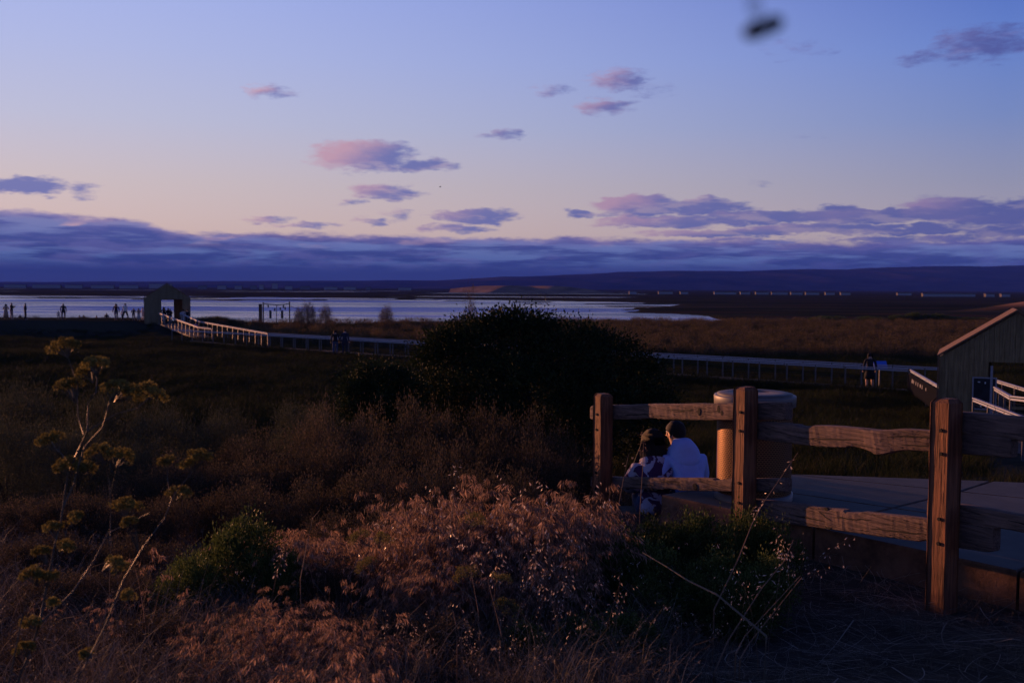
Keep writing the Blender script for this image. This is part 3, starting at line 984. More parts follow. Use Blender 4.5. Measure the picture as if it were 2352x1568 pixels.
# ================================================================== gabled huts on the boardwalk
def hut(loc, rz, label, boards, sign):
    e = empty('gabled_hut', loc, rz)
    tag(e, label, 'hut')
    Wd, Dp, EV, AP = 4.4, 3.2, 2.75, 4.2
    d0, d1, dt = -2.2 + 0.36 * 4.4, -2.2 + 0.83 * 4.4, 2.62

    def top(x):
        return EV + (AP - EV) * (1 - abs(x) / 2.2) - 0.03

    def panel(x0, x1, y, th, z0=0.0, mat=None, name='board', dz=0.0):
        """vertical board whose head follows the gable"""
        xs = [x0, x1] if not (x0 < 0 < x1) else [x0, 0, x1]
        poly = [(x, z0) for x in (x0, x1)] + [(x, top(x) - dz) for x in xs[::-1]]
        n = len(poly)
        V = [(x, y - th / 2, z) for x, z in poly] + [(x, y + th / 2, z) for x, z in poly]
        mb = MB().add(V, [list(range(n)), list(range(n, 2 * n))[::-1]] + [(k, n + k, n + (k + 1) % n, (k + 1) % n) for k in range(n)])
        return mb.build(name, mat or MT['board'], e)

    b0, b1 = -2.2 + 0.36 * 4.4, -2.2 + 0.64 * 4.4
    if boards:
        x = -2.2
        r_ = random.Random(3)
        while x < 2.19:
            w = min(r_.choice((0.138, 0.145, 0.15)), 2.2 - x)
            if w > 0.02:
                if x + w > d0 and x < d1:
                    panel(x + 0.003, x + w - 0.003, 0.02, 0.035 + 0.008 * r_.random(), dt)
                else:
                    o = panel(x + 0.003, x + w - 0.003, 0.02, 0.035 + 0.010 * r_.random(), -0.3 - 0.1 * r_.random())
            x += w
        # a few darker knots and stains of the boards: their own dark timber strips between boards
        MB().box((0, 0.06, 1.2), (4.3, 0.02, 0.09)).build('batten', MT['board'], e)
    else:
        panel(-2.2, d0, 0.0, 0.08, -0.3, MT['hutwall'], 'front_wall')
        panel(d1, 2.2, 0.0, 0.08, -0.3, MT['hutwall'], 'front_wall')
        panel(d0 + .001, d1 - .001, 0.0, 0.08, dt, MT['hutwall'], 'gable_panel')
    panel(-2.2, b0, Dp, 0.08, -0.3, MT['hutwall'], 'back_wall')
    panel(b1, 2.2, Dp, 0.08, -0.3, MT['hutwall'], 'back_wall')
    panel(b0 + .001, b1 - .001, Dp, 0.08, dt - 0.1, MT['hutwall'], 'back_gable_panel')
    for sx in (-1, 1):
        MB().box((sx * 2.16, Dp / 2, EV / 2 - 0.17), (0.08, Dp - 0.09, EV + 0.2)).build('side_wall', MT['hutwall'], e)
        # roof slope
        a = math.atan2(AP - EV, 2.2)
        L = 2.2 / math.cos(a) + 0.05
        rot = Matrix.Rotation(sx * a, 3, 'Y')
        c = Vector((sx * 1.1 + sx * 0.02, Dp / 2, (EV + AP) / 2 + 0.035))
        MB().box(c, (L, Dp + 0.16, 0.055), rot=rot).build('roof_slope', MT['roof'], e)
        MB().box((sx * 2.222, -0.03, EV / 2 - 0.15), (0.035, 0.09, EV + 0.28)).build('corner_trim', MT['roof'], e)
    MB().box((0, Dp / 2, -0.05), (4.3, Dp, 0.1)).build('floor_deck', MT['deck'], e)
    if sign:
        f_ = MB().box((-0.86, -0.045, 1.62), (0.62, 0.03, 0.96)).build('notice_board', MT['poster'], e)
        f2 = MB()
        for (cx_, cz_, w_, h_) in ((-0.86, 2.115, 0.70, 0.04), (-0.86, 1.125, 0.70, 0.04), (-1.19, 1.62, 0.04, 0.95), (-0.53, 1.62, 0.04, 0.95)):
            f2.box((cx_, -0.055, cz_), (w_, 0.05, h_))
        f2.build('board_frame', MT['frame'], f_)
        
        for (cx_, cz_, w_, h_) in ((-1.02, 1.98, 0.07, 0.03), (-0.84, 1.96, 0.035, 0.06), (-0.79, 1.215, 0.07, 0.07), (-0.95, 1.215, 0.04, 0.05)):
            MB().box((cx_, -0.0625, cz_), (w_, 0.005, h_)).build('printed_mark', MT['white'], f_)
        MB().box((d0 - 0.05, -0.03, 1.25), (0.07, 0.07, 2.5)).build('door_post', MT['frame'], e)
    return e


b27 = math.radians(26.9)
HR = Vector((34.7 * math.sin(b27), 34.7 * math.cos(b27), 0.12))
hut(HR, -R(24.5), 'board-clad gabled hut at the right frame edge with a dark notice board', True, True)
b19 = math.radians(-19.1)
HL = Vector((107 * math.sin(b19), 107 * math.cos(b19), 1.0))
hut(HL, -R(-18.6), 'small gabled hut on the lake shore at the left, people in its doorway', False, False)

# ================================================================== boardwalk and its railings
DZ = 0.45
P0, P1 = Vector((17.4, 43.7, 0)), Vector((-27.3, 80.0, 0))
P0 = at(2087, 847, 43.7); P0 = Vector((P0.x, P0.y, 0))
P1 = at(395, 757, 80.0); P1 = Vector((P1.x, P1.y, 0))
bd = (P1 - P0).normalized()
bn = Vector((-bd.y, bd.x, 0))
if bn.y < 0:
    bn = -bn
WID = 1.8
bw = empty('boardwalk', (0, 0, 0))
tag(bw, kind='structure')


def deck_run(pts_l, pts_r, mats=MT['deck']):
    mb = MB()
    n = len(pts_l)
    V = [tuple(p) for p in pts_l] + [tuple(p) for p in pts_r] + [(p[0], p[1], p[2] - 0.14) for p in pts_l] + [(p[0], p[1], p[2] - 0.14) for p in pts_r]
    Fs = []
    for k in range(n - 1):
        Fs += [(k, k + 1, n + k + 1, n + k), (2 * n + k, 3 * n + k, 3 * n + k + 1, 2 * n + k + 1), (k, 2 * n + k, 2 * n + k + 1, k + 1), (n + k, n + k + 1, 3 * n + k + 1, 3 * n + k)]
    Fs += [(0, n, 3 * n, 2 * n), (n - 1, 3 * n - 1 + 1 - 1, 4 * n - 1, 2 * n - 1)] if False else [(0, n, 3 * n, 2 * n), (n - 1, 3 * n - 1, 4 * n - 1, 2 * n - 1)]
    mb.add(V, Fs)
    return mb.build('deck', mats, bw)


up = lambda p, z: Vector((p.x, p.y, z))
deck_run([up(P0 - bd * 0.6, DZ), up(P1, DZ)], [up(P0 - bd * 1.4 + bn * WID, DZ), up(P1 + bn * WID, DZ)])
ax_r = Vector((math.sin(R(24.5)), math.cos(R(24.5)), 0))
sd_r = Vector((ax_r.y, -ax_r.x, 0))
hb0 = HR + ax_r * 3.3
deck_run([up(hb0 - sd_r * 0.65, DZ - .004), up(P0 - bd * 0.2 + bn * .1, DZ - .004)], [up(hb0 + sd_r * 0.75, DZ - .004), up(P0 - bd * 1.4 + bn * WID * .9, DZ - .004)])
hf = HR - ax_r * 0.1
deck_run([up(hf - sd_r * 0.62, DZ - .008), up(hf - sd_r * 0.1 - ax_r * 4.5, 0.6), up(hf + sd_r * 1.5 - ax_r * 12, 1.3)],
         [up(hf + sd_r * 1.45, DZ - .008), up(hf + sd_r * 1.7 - ax_r * 4.5, 0.6), up(hf + sd_r * 3.3 - ax_r * 12, 1.3)])
RL = [at(365, 718, 98.5), at(418, 737, 90), at(455, 750, 84.5), at(487, 754, 82)]
RRt = [Vector((RL[0].x + 1.9, RL[0].y + 0.5, RL[0].z)), at(457, 737, 90), at(615, 765, 74.6)]
for p in RRt[2:]:
    p.z = DZ + 1.05
deck_run([Vector((p.x, p.y, p.z - 1.07)) for p in RL[:3]], [Vector((RRt[0].x, RRt[0].y, RL[0].z - 1.07)), Vector((RRt[1].x, RRt[1].y, RL[1].z - 1.07)), Vector((RL[2].x + 1.8, RL[2].y, RL[2].z - 1.07))])
deck_run([up(RL[2] - Vector((1.2, 0, 0)), DZ + .004), up(P1 + bn * 1.6 - bd * 0.5, DZ + .004)], [up(Vector((RRt[2].x - 3, RRt[2].y + 3, 0)), DZ + .004), up(RRt[2], DZ + .004)])

POST_BM = MB().box((0, 0, 0.5), (0.05, 0.05, 1.04))
post_me = None


def railing(pts, label, zoff=1.05, step=1.42, infill=True):
    """pts: top-rail points; a thing made of cap rail lengths, posts and wire infill"""
    global post_me
    pts = [Vector(p) for p in pts]
    root = empty('boardwalk_railing', (pts[0].x, pts[0].y, pts[0].z - zoff))
    tag(root, label, 'railing', None)
    o0 = Vector(root.location)
    if post_me is None:
        mb = MB().box((0, 0, -0.52), (0.055, 0.055, 1.04))
        post_me = mesh_from('post', mb.V, mb.F, MT['steel_dull'])
    acc = 0.0
    wire = MB()
    for a, b in zip(pts, pts[1:]):
        d = b - a
        L = d.length
        n = max(1, round(L / (step * 2)))
        dirn = d.normalized()
        rz = math.atan2(d.y, d.x)
        pitch_ = -math.asin(dirn.z)
        rot = (Matrix.Rotation(rz, 3, 'Z') @ Matrix.Rotation(pitch_, 3, 'Y'))
        for k in range(n):
            c = a + d * ((k + 0.5) / n) - o0
            l = L / n - 0.05
            mb = MB().box(c + Vector((0, 0, -0.01)), (l, 0.09, 0.032), rot=rot)
            mb.box(c + Vector((0, 0, -0.085)), (l, 0.045, 0.05), rot=rot)
            mb.build('cap_rail', MT['steel'], root)
        m_ = max(1, round(L / step))
        for k in range(m_ + 1):
            p = a + d * (k / m_) - o0
            if k == m_ and b is not pts[-1]:
                continue
            po = obj('post', post_me, root, p + Vector((0, 0, -0.055)), (0, 0, rz))
        if infill:
            for q in range(1, 8, 2):
                wire.tube([a - o0 + Vector((0, 0, -q * 0.125 - 0.06)), b - o0 + Vector((0, 0, -q * 0.125 - 0.06))], 0.004, 3)
    if infill:
        w = wire.build('infill_wire', MT['black'], root)
        w['kind'] = 'stuff'
    return root


zt = DZ + 1.05
near_end = at(2158, 885, 36.2)
railing([up(P1, zt), up(P0, zt)], 'long near-side railing of the boardwalk, running behind the big dark bush')
railing([up(P0 + Vector((0.05, -0.1, 0)), zt), up(near_end, zt)], 'short railing with lettering on its mesh, left of the board-clad hut')
FR0 = up(P0 - bd * 1.6 + bn * WID, zt)
railing([up(RRt[2] + Vector((.1, -.1, 0)), zt), FR0], 'long far-side railing of the boardwalk, just behind the near one')
railing([FR0 + Vector((.05, -.15, 0)), up(hb0 + sd_r * 1.0, zt)], 'railing on the far side of the boardwalk behind the board-clad hut')
railing(RL, 'sloping sunlit railing of the ramp up to the lakeside hut, left side')
railing([RRt[0], RRt[1], RRt[2]], 'sloping sunlit railing of the ramp up to the lakeside hut, right side')
r0 = at(2285, 888, 30.0)
r1 = at(2322, 909, 26.0)
r2 = at(2380, 915, 24.0)
railing([r0, r1, r2], 'railing running out of the doorway of the board-clad hut, far side')
r3 = at(2236, 913, 29.2)
r4 = at(2352, 957, 24.5)
railing([r3, r4, at(2420, 985, 21.5)], 'low handrail in front of the board-clad hut, below its notice board')
# letters on the mesh near the hut: unreadable strokes, fixed to a thin dark panel
pa, pb = P0, near_end
dd = (Vector((pb.x, pb.y, 0)) - Vector((pa.x, pa.y, 0)))
L = dd.length
dd.normalize()
ban = empty('mesh_banner', (pa.x, pa.y, DZ))
tag(ban, 'dark mesh banner with pale lettering hung on the railing left of the board-clad hut', 'banner')
rzb = math.atan2(dd.y, dd.x)
nb = Vector((dd.y, -dd.x, 0))
if nb.dot(Vector((-1, -1, 0))) < 0:
    nb = -nb
mb = MB().box(dd * (L * 0.5) + Vector((0, 0, 0.5)) + nb * 0.045, (L - 0.3, 0.012, 0.80), rz=rzb)
mb.build('banner_cloth', plain('banner_cloth', (0.009, 0.010, 0.014), 0.9, spec=0.0), ban)
mb = MB()
for k, (f_, h_, w_) in enumerate([(0.20, 0.16, 0.10), (0.25, 0.14, 0.06), (0.33, 0.16, 0.05), (0.40, 0.16, 0.05), (0.48, 0.14, 0.09), (0.54, 0.16, 0.05), (0.66, 0.12, 0.05)]):
    mb.box(dd * (L * f_) + Vector((0, 0, 0.66)) + nb * 0.055, (w_ * 2.2, 0.006, h_), rz=rzb)
mb.build('lettering', MT['frame'], ban)

# blue panel on the far railing behind the standing woman
bp = at(2022, 838, 46.6)
pn_ = empty('information_panel', (bp.x, bp.y, DZ))
tag(pn_, 'small blue information panel on the far railing beside the woman in black', 'panel')
MB().box((0, 0, bp.z - DZ), (0.62, 0.03, 0.42), rot=Matrix.Rotation(R(-35), 3, 'X')).build('panel_face', MT['blue'], pn_)
MB().box((0, 0.05, (bp.z - DZ) / 2), (0.06, 0.06, bp.z - DZ)).build('leg', MT['steel_dull'], pn_)

# viewing frame at the shore
fb = at(603, 735, 112)
vf = empty('rope_frame', (fb.x, fb.y, float(terrain(fb.x, fb.y))))
tag(vf, 'dark timber frame with tags hanging from a rope on the lake shore', 'frame')
o0 = Vector(vf.location)


def fpt(px, py, dep=112):
    return at(px, py, dep) - o0


z_b = Vector((0, 0, 0))
for (px_, y0_, wd, nm) in ((598, 698, 0.36, 'wide_post'), (604.5, 694, 0.11, 'post'), (665, 692, 0.11, 'post'), (635, 700, 0.05, 'thin_post')):
    p = fpt(px_, y0_)
    MB().box((p.x, p.y, (p.z) / 2), (wd, 0.12, p.z)).build(nm, MT['roof'] if nm != 'thin_post' else MT['deck'], vf)
MB().tube([fpt(604, 697), fpt(620, 699), fpt(636, 700.5), fpt(650, 699.5), fpt(665, 697)], 0.045, 5).build('rope', MT['deck'], vf)
MB().tube([fpt(665, 702), fpt(675, 706), fpt(685, 709), fpt(695, 710)], 0.03, 5).build('rope', MT['deck'], vf)
for (px_, py_) in ((616, 703), (631, 711), (644, 709), (651, 704), (655, 708), (621, 722), (648, 722)):
    p = fpt(px_, py_)
    MB().box(p, (0.15 if py_ < 715 else 0.26, 0.02, 0.32 if py_ < 715 else 0.9)).build('hanging_tag', MT['deck'], vf)


# ================================================================== foliage builders
def leaf_mesh(C, D, size, aspect=0.45, fold=0.25, r=rng):
    """one folded four-corner leaf at each centre C, pointing along D; returns V, F"""
    n = len(C)
    D = D / np.maximum(np.linalg.norm(D, axis=1, keepdims=True), 1e-6)
    A = np.cross(D, r.normal(size=(n, 3)))
    A /= np.maximum(np.linalg.norm(A, axis=1, keepdims=True), 1e-6)
    Nn = np.cross(D, A)
    size = np.broadcast_to(size, (n,))[:, None]
    w = size * aspect * 0.5
    V = np.empty((n, 4, 3))
    V[:, 0] = C
    V[:, 1] = C + D * size * 0.5 + A * w + Nn * w * fold
    V[:, 2] = C + D * size
    V[:, 3] = C + D * size * 0.5 - A * w + Nn * w * fold
    return V.reshape(-1, 3), np.arange(n * 4).reshape(n, 4)


def ribbons(P, width, r=rng, tri=True):
    """P (n,k,3) centre lines; each a crossed thin ribbon tapering to the tip"""
    n, k, _ = P.shape
    a = r.uniform(0, math.pi, n)
    side = np.stack([np.cos(a), np.sin(a), np.zeros(n)], -1)[:, None, :]
    tw = np.linspace(1, 0.25, k)[None, :, None]
    width = np.broadcast_to(width, (n,))[:, None, None]
    L, Rr = P - side * width * tw * 0.5, P + side * width * tw * 0.5
    V = np.stack([L, Rr], 2).reshape(n, k * 2, 3)
    q = np.array([[2 * j, 2 * j + 1, 2 * j + 3, 2 * j + 2] for j in range(k - 1)])
    Fq = (np.arange(n)[:, None, None] * (2 * k) + q[None]).reshape(-1, 4)
    return V.reshape(-1, 3), Fq


def join(parts):
    V, Fq, I, b = [], [], [], 0
    for v, f, i in parts:
        V.append(v)
        Fq.append(f + b)
        I.append(np.full(len(f), i))
        b += len(v)
    return np.concatenate(V), np.concatenate(Fq), np.concatenate(I)


def blade_lines(base, h, lean, k=4, r=rng, droop=0.3):
    n = len(base)
    a = r.uniform(0, 2 * math.pi, n)
    t = np.linspace(0, 1, k)[None, :]
    ln = (lean * r.uniform(0.3, 1.0, n))[:, None] * t ** 1.7
    hh = np.broadcast_to(h, (n,))[:, None]
    X = base[:, 0, None] + np.cos(a)[:, None] * ln * hh
    Y = base[:, 1, None] + np.sin(a)[:, None] * ln * hh
    Z = base[:, 2, None] + hh * (t - droop * (t ** 3) * lean)
    return np.stack([X, Y, Z], -1)


def disc(n, rad, r=rng):
    a, q = r.uniform(0, 2 * math.pi, n), np.sqrt(r.random(n)) * rad
    return np.stack([np.cos(a) * q, np.sin(a) * q, np.zeros(n)], -1)


SRC = bpy.data.collections.new('clump_sources')     # not linked: only a source for the scattered grass


def source(name, V, Fq, mats, I=None):
    o = bpy.data.objects.new(name, mesh_from(name, V, Fq, mats, False, I))
    return o


def scatter(name, P, scale, srcs, mat_label=None, kind='stuff', tilt=0.08, rots=None):
    """a point cloud mesh whose points carry turned and scaled copies of the clumps"""
    n = len(P)
    me = bpy.data.meshes.new(name)
    me.vertices.add(n)
    me.vertices.foreach_set('co', np.asarray(P, np.float32).ravel())
    if rots is None:
        rots = np.stack([rng.normal(0, tilt, n), rng.normal(0, tilt, n), rng.uniform(0, 6.283, n)], -1)
    at_ = me.attributes.new('rot', 'FLOAT_VECTOR', 'POINT')
    at_.data.foreach_set('vector', np.asarray(rots, np.float32).ravel())
    a2 = me.attributes.new('scl', 'FLOAT', 'POINT')
    a2.data.foreach_set('value', np.broadcast_to(np.asarray(scale, np.float32), (n,)).copy())
    a3 = me.attributes.new('pick', 'INT', 'POINT')
    a3.data.foreach_set('value', rng.integers(0, len(srcs), n).astype(np.int32))
    o = obj(name, me)
    tag(o, kind=kind)
    c = bpy.data.collections.new(name + '_sources')
    for s in srcs:
        c.objects.link(s)
    ng = bpy.data.node_groups.new(name + '_scatter', 'GeometryNodeTree')
    ng.interface.new_socket('Geometry', in_out='INPUT', socket_type='NodeSocketGeometry')
    ng.interface.new_socket('Geometry', in_out='OUTPUT', socket_type='NodeSocketGeometry')
    gi, go = ng.nodes.new('NodeGroupInput'), ng.nodes.new('NodeGroupOutput')
    ip = ng.nodes.new('GeometryNodeInstanceOnPoints')
    ci = ng.nodes.new('GeometryNodeCollectionInfo')
    ci.inputs['Collection'].default_value = c
    ci.inputs['Separate Children'].default_value = True
    ci.inputs['Reset Children'].default_value = True

    def attr(nm, typ):
        a = ng.nodes.new('GeometryNodeInputNamedAttribute')
        a.data_type = typ
        a.inputs['Name'].default_value = nm
        return a.outputs['Attribute']
    ng.links.new(gi.outputs[0], ip.inputs['Points'])
    ng.links.new(ci.outputs[0], ip.inputs['Instance'])
    ip.inputs['Pick Instance'].default_value = True
    ng.links.new(attr('pick', 'INT'), ip.inputs['Instance Index'])
    e2r = ng.nodes.new('FunctionNodeEulerToRotation')
    ng.links.new(attr('rot', 'FLOAT_VECTOR'), e2r.inputs[0])
    ng.links.new(e2r.outputs[0], ip.inputs['Rotation'])
    ng.links.new(attr('scl', 'FLOAT'), ip.inputs['Scale'])
    ng.links.new(ip.outputs[0], go.inputs[0])
    md = o.modifiers.new('scatter', 'NODES')
    md.node_group = ng
    return o


def grass_clump(name, n, rad, h, width, mat, lean=0.5, k=4, heads=0, hmat=None, hlen=0.05):
    b = disc(n, rad)
    hh = h * rng.uniform(0.55, 1.0, n)
    Pl = blade_lines(b, hh, lean, k)
    parts = [(*ribbons(Pl, width), 0)]
    if heads:
        tip = Pl[:heads, -1]
        dr = Pl[:heads, -1] - Pl[:heads, -2]
        dr /= np.linalg.norm(dr, axis=1, keepdims=True)
        m_ = 9
        C = np.repeat(tip, m_, 0) - np.repeat(dr, m_, 0) * rng.uniform(0, hlen * 2.2, (heads * m_, 1)) + rng.normal(0, hlen * 0.12, (heads * m_, 3))
        D = np.repeat(dr, m_, 0) * 0.6 + rng.normal(0, 0.5, (heads * m_, 3)) + np.array((0, 0, -0.5))
        parts.append((*leaf_mesh(C, D, hlen * rng.uniform(0.5, 1.0, heads * m_), 0.2), 1))
    V, Fq, I = join(parts)
    return source(name, V, Fq, [mat, hmat or mat], I)


def drooping(name, n, rad, h, mat_s, mat_h, head=0.16, m_=26, lean=0.5):
    """clump of annual grass with nodding feathery heads"""
    b = disc(n, rad)
    hh = h * rng.uniform(0.6, 1.0, n)
    Pl = blade_lines(b, hh, lean, 5, droop=0.55)
    parts = [(*ribbons(Pl, 0.0035), 0)]
    tip = Pl[:, -1]
    dr = Pl[:, -1] - Pl[:, -2]
    dr[:, 2] = np.minimum(dr[:, 2], 0.02)
    dr /= np.linalg.norm(dr, axis=1, keepdims=True)
    t = rng.random((n * m_, 1))
    C = np.repeat(tip, m_, 0) + np.repeat(dr, m_, 0) * (t - 0.5) * head * 0.6 + np.array((0, 0, -1.0)) * (t ** 2) * head * 0.25 + rng.normal(0, 0.006, (n * m_, 3))
    D = np.repeat(dr, m_, 0) * 0.35 + np.array((0, 0, -0.9)) + rng.normal(0, 0.28, (n * m_, 3))
    parts.append((*leaf_mesh(C, D, 0.042 * rng.uniform(0.6, 1.3, n * m_), 0.13), 1))
    # fine lower blades
    b2 = disc(n * 2, rad)
    parts.append((*ribbons(blade_lines(b2, h * 0.55 * rng.uniform(0.4, 1, n * 2), 0.9, 4), 0.005), 0))
    V, Fq, I = join(parts)
    return source(name, V, Fq, [mat_s, mat_h], I)


def oat(name, h=0.9, n=14):
    t = np.linspace(0, 1, 9)
    ang = rng.uniform(0, 6.28)
    ln = 0.28 * t ** 2.2
    P = np.stack([np.cos(ang) * ln * h, np.sin(ang) * ln * h, h * (t - 0.10 * t ** 4)], -1)[None]
    parts = [(*ribbons(P, 0.004), 0), (*ribbons(P, 0.004), 0)]
    k = rng.uniform(0.62, 1.0, n)
    C = np.stack([np.interp(k, t, P[0, :, j]) for j in range(3)], -1)
    side = rng.normal(0, 1, (n, 3)) * np.array((1, 1, 0.2))
    side /= np.linalg.norm(side, axis=1, keepdims=True)
    C2 = C + side * rng.uniform(0.008, 0.04, (n, 1)) + np.array((0, 0, -0.008))
    parts.append((*ribbons(np.stack([C, (C + C2) / 2 + np.array((0, 0, 0.006)), C2], 1), 0.0012), 0))
    for s in (-1, 1):
        D = side * 0.55 + np.array((0, 0, -0.75)) + rng.normal(0, 0.16, (n, 3))
        parts.append((*leaf_mesh(C2, D, 0.024 * rng.uniform(0.8, 1.2, n), 0.20, 0.5), 1))
    V, Fq, I = join(parts)
    return source(name, V, Fq, [STEM_DRY, SPIKE], I)


def lobed_crown(lobes, n_cl, per, cl_r, leaf, aspect=0.5, r=rng, inner=0.25, up=0.35):
    """leaf clusters spread over and inside overlapping ellipsoid lobes"""
    L = np.array(lobes, float)
    area = (L[:, 3] * L[:, 4] + L[:, 4] * L[:, 5] + L[:, 3] * L[:, 5])
    pick = r.choice(len(L), n_cl * 2, p=area / area.sum())
    d = r.normal(size=(n_cl * 2, 3))
    d /= np.linalg.norm(d, axis=1, keepdims=True)
    rr = np.where(r.random((n_cl * 2, 1)) < inner, r.uniform(0.55, 0.9, (n_cl * 2, 1)), r.normal(0.98, 0.085, (n_cl * 2, 1)))
    C = L[pick, :3] + d * L[pick, 3:6] * rr
    keep = np.ones(len(C), bool)
    for l in L:
        q = (((C - l[:3]) / l[3:6]) ** 2).sum(1)
        keep &= q > 0.28
    C, d = C[keep][:n_cl], d[keep][:n_cl]
    n = len(C)
    cs = cl_r * r.uniform(0.5, 1.7, (n, 1, 1))
    off = r.normal(0, 1, (n, per, 3)) * cs * np.array((1, 1, 0.8))
    CC = (C[:, None] + off).reshape(-1, 3)
    D = (d[:, None] * 0.6 + off / cs * 0.5 + np.array((0, 0, up)) + r.normal(0, 0.45, (n, per, 3))).reshape(-1, 3)
    return leaf_mesh(CC, D, leaf * r.uniform(0.6, 1.35, len(CC)), aspect)


def branches(lobes, n, rad, r=rng, zb=0.0):
    mb = MB()
    for k in range(n):
        l = lobes[k % len(lobes)]
        d = Vector(r.normal(size=3)).normalized()
        e = Vector((l[0] + d.x * l[3] * 0.8, l[1] + d.y * l[4] * 0.8, l[2] + abs(d.z) * l[5] * 0.7))
        b = Vector((l[0] * 0.25 + r.normal() * 0.05, l[1] * 0.25 + r.normal() * 0.05, zb))
        m_ = b.lerp(e, 0.5) + Vector(r.normal(size=3)) * 0.06 * l[3] + Vector((0, 0, 0.1 * l[5]))
        mb.tube([b, b.lerp(m_, 0.6), m_, m_.lerp(e, 0.6), e], [rad, rad * .8, rad * .6, rad * .45, rad * .2], 5)
    return mb


# ------------------------------------------------------------------ the big dark bush
def in_local(px, py, d, o):
    return at(px, py, d) - o


bb = at(1255, 900, 20.0)
bz = float(terrain(bb.x, bb.y))
bush = empty('bush', (bb.x, bb.y, bz))
tag(bush, 'huge dark evergreen bush in the middle, hiding part of the boardwalk', 'bush')
o0 = Vector(bush.location)
lob = []
k20 = 20.0 / F
for (px, py, rx, rz_, dd_) in [(1170, 792, 118, 68, 0), (1100, 812, 110, 75, .3), (1290, 838, 120, 92, -.2), (1390, 870, 110, 105, .2), (1040, 860, 85, 95, .1),
                               (1470, 900, 75, 75, .4), (1250, 920, 180, 120, -.9), (1090, 935, 120, 90, -.6), (1420, 960, 110, 85, -.4), (1205, 745, 58, 24, .1), (1140, 742, 40, 18, .0),
                               (1030, 810, 50, 50, .2), (1345, 790, 50, 40, .6), (1505, 945, 50, 50, .3)]:
    c = in_local(px, py, 20.0 + dd_, o0)
    lob.append((c.x, c.y, c.z, rx * k20, rx * k20 * 0.85, rz_ * k20))
V, Fq = lobed_crown(lob, 2300, 46, 0.105, 0.062, 0.55, np.random.default_rng(21), 0.3)
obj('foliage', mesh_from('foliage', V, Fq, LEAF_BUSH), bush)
branches(lob, 16, 0.06, np.random.default_rng(2)).build('branch', WOODY, bush)['kind'] = 'stuff'

b2 = at(865, 930, 18.6)
bush2 = empty('bush', (b2.x, b2.y, float(terrain(b2.x, b2.y))))
tag(bush2, 'low rounded dark bush against the left foot of the huge one', 'bush')
o0 = Vector(bush2.location)
lob = []
for (px, py, rx, rz_, dd_) in [(860, 885, 68, 50, 0), (830, 920, 48, 50, -.3), (915, 915, 60, 60, .2), (880, 950, 80, 45, -.4)]:
    c = in_local(px, py, 18.6 + dd_, o0)
    lob.append((c.x, c.y, c.z, rx * 18.6 / F, rx * 15 / F, rz_ * 18.6 / F))
V, Fq = lobed_crown(lob, 620, 40, 0.08, 0.055, 0.55, np.random.default_rng(22), 0.3)
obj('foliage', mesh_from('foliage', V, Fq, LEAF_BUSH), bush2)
branches(lob, 6, 0.035, np.random.default_rng(3)).build('branch', WOODY, bush2)['kind'] = 'stuff'

# ------------------------------------------------------------------ shrubs: prototypes then individuals
_protos = {}


def shrub_proto(key, seed, mat, n_cl, per, leaf, aspect, cl_r, lobes_n=6, spiky=0.0, tall=1.0):
    r = np.random.default_rng(seed)
    lob = []
    for k in range(lobes_n):
        a = r.uniform(0, 6.28)
        q = r.uniform(0.0, 0.55)
        s = r.uniform(0.32, 0.5)
        lob.append((math.cos(a) * q, math.sin(a) * q, r.uniform(0.35, 0.62) * tall, s, s, s * r.uniform(0.8, 1.1) * tall))
    parts = [(*lobed_crown(lob, n_cl, per, cl_r, leaf, aspect, r, 0.35, 0.5), 0)]
    if spiky:
        n = int(130 * spiky)
        b = np.array([lob[k % lobes_n][:3] for k in range(n)]) * np.array((1, 1, 0.6)) + r.normal(0, 0.12, (n, 3))
        Pl = blade_lines(b, 0.55 * r.uniform(0.5, 1.0, n) * tall, 0.55, 4, r)
        parts.append((*ribbons(Pl, 0.006, r), 1))
        tip = Pl[:, -1]
        m_ = 46
        C = np.repeat(tip, m_, 0) + r.normal(0, 1, (n * m_, 3)) * np.array((0.035, 0.035, 0.055)) - np.array((0, 0, 0.03))
        D = r.normal(0, 1, (n * m_, 3)) + np.array((0, 0, 0.3))
        parts.append((*leaf_mesh(C, D, leaf * 0.75 * r.uniform(0.5, 1.2, n * m_), aspect), 0))
    V, Fq, I = join(parts)
    me = mesh_from('foliage', V, Fq, [mat, STEM_DRY], False, I)
    bm_ = branches(lob, 9, 0.016, r)
    Vb = np.array([tuple(v) for v in bm_.V])
    _protos[key] = (me, mesh_from('branch', Vb, bm_.F, WOODY))


shrub_proto('coyote', 41, LEAF_COY, 520, 40, 0.040, 0.5, 0.05)
shrub_proto('coyote2', 42, LEAF_COY, 520, 40, 0.040, 0.5, 0.05)
shrub_proto('dry', 43, LEAF_DRY, 420, 34, 0.034, 0.4, 0.06, 7, 1.0)
shrub_proto('dry2', 44, LEAF_DRY, 420, 34, 0.034, 0.4, 0.06, 7, 1.2)
shrub_proto('dry3', 45, LEAF_DRY, 360, 34, 0.034, 0.35, 0.07, 6, 1.5, 1.15)
shrub_proto('grey', 46, LEAF_GREY, 620, 46, 0.035, 0.18, 0.07, 6, 0.0, 1.1)
shrub_proto('grey2', 47, LEAF_GREY, 620, 46, 0.035, 0.18, 0.07, 7, 0.0, 1.1)


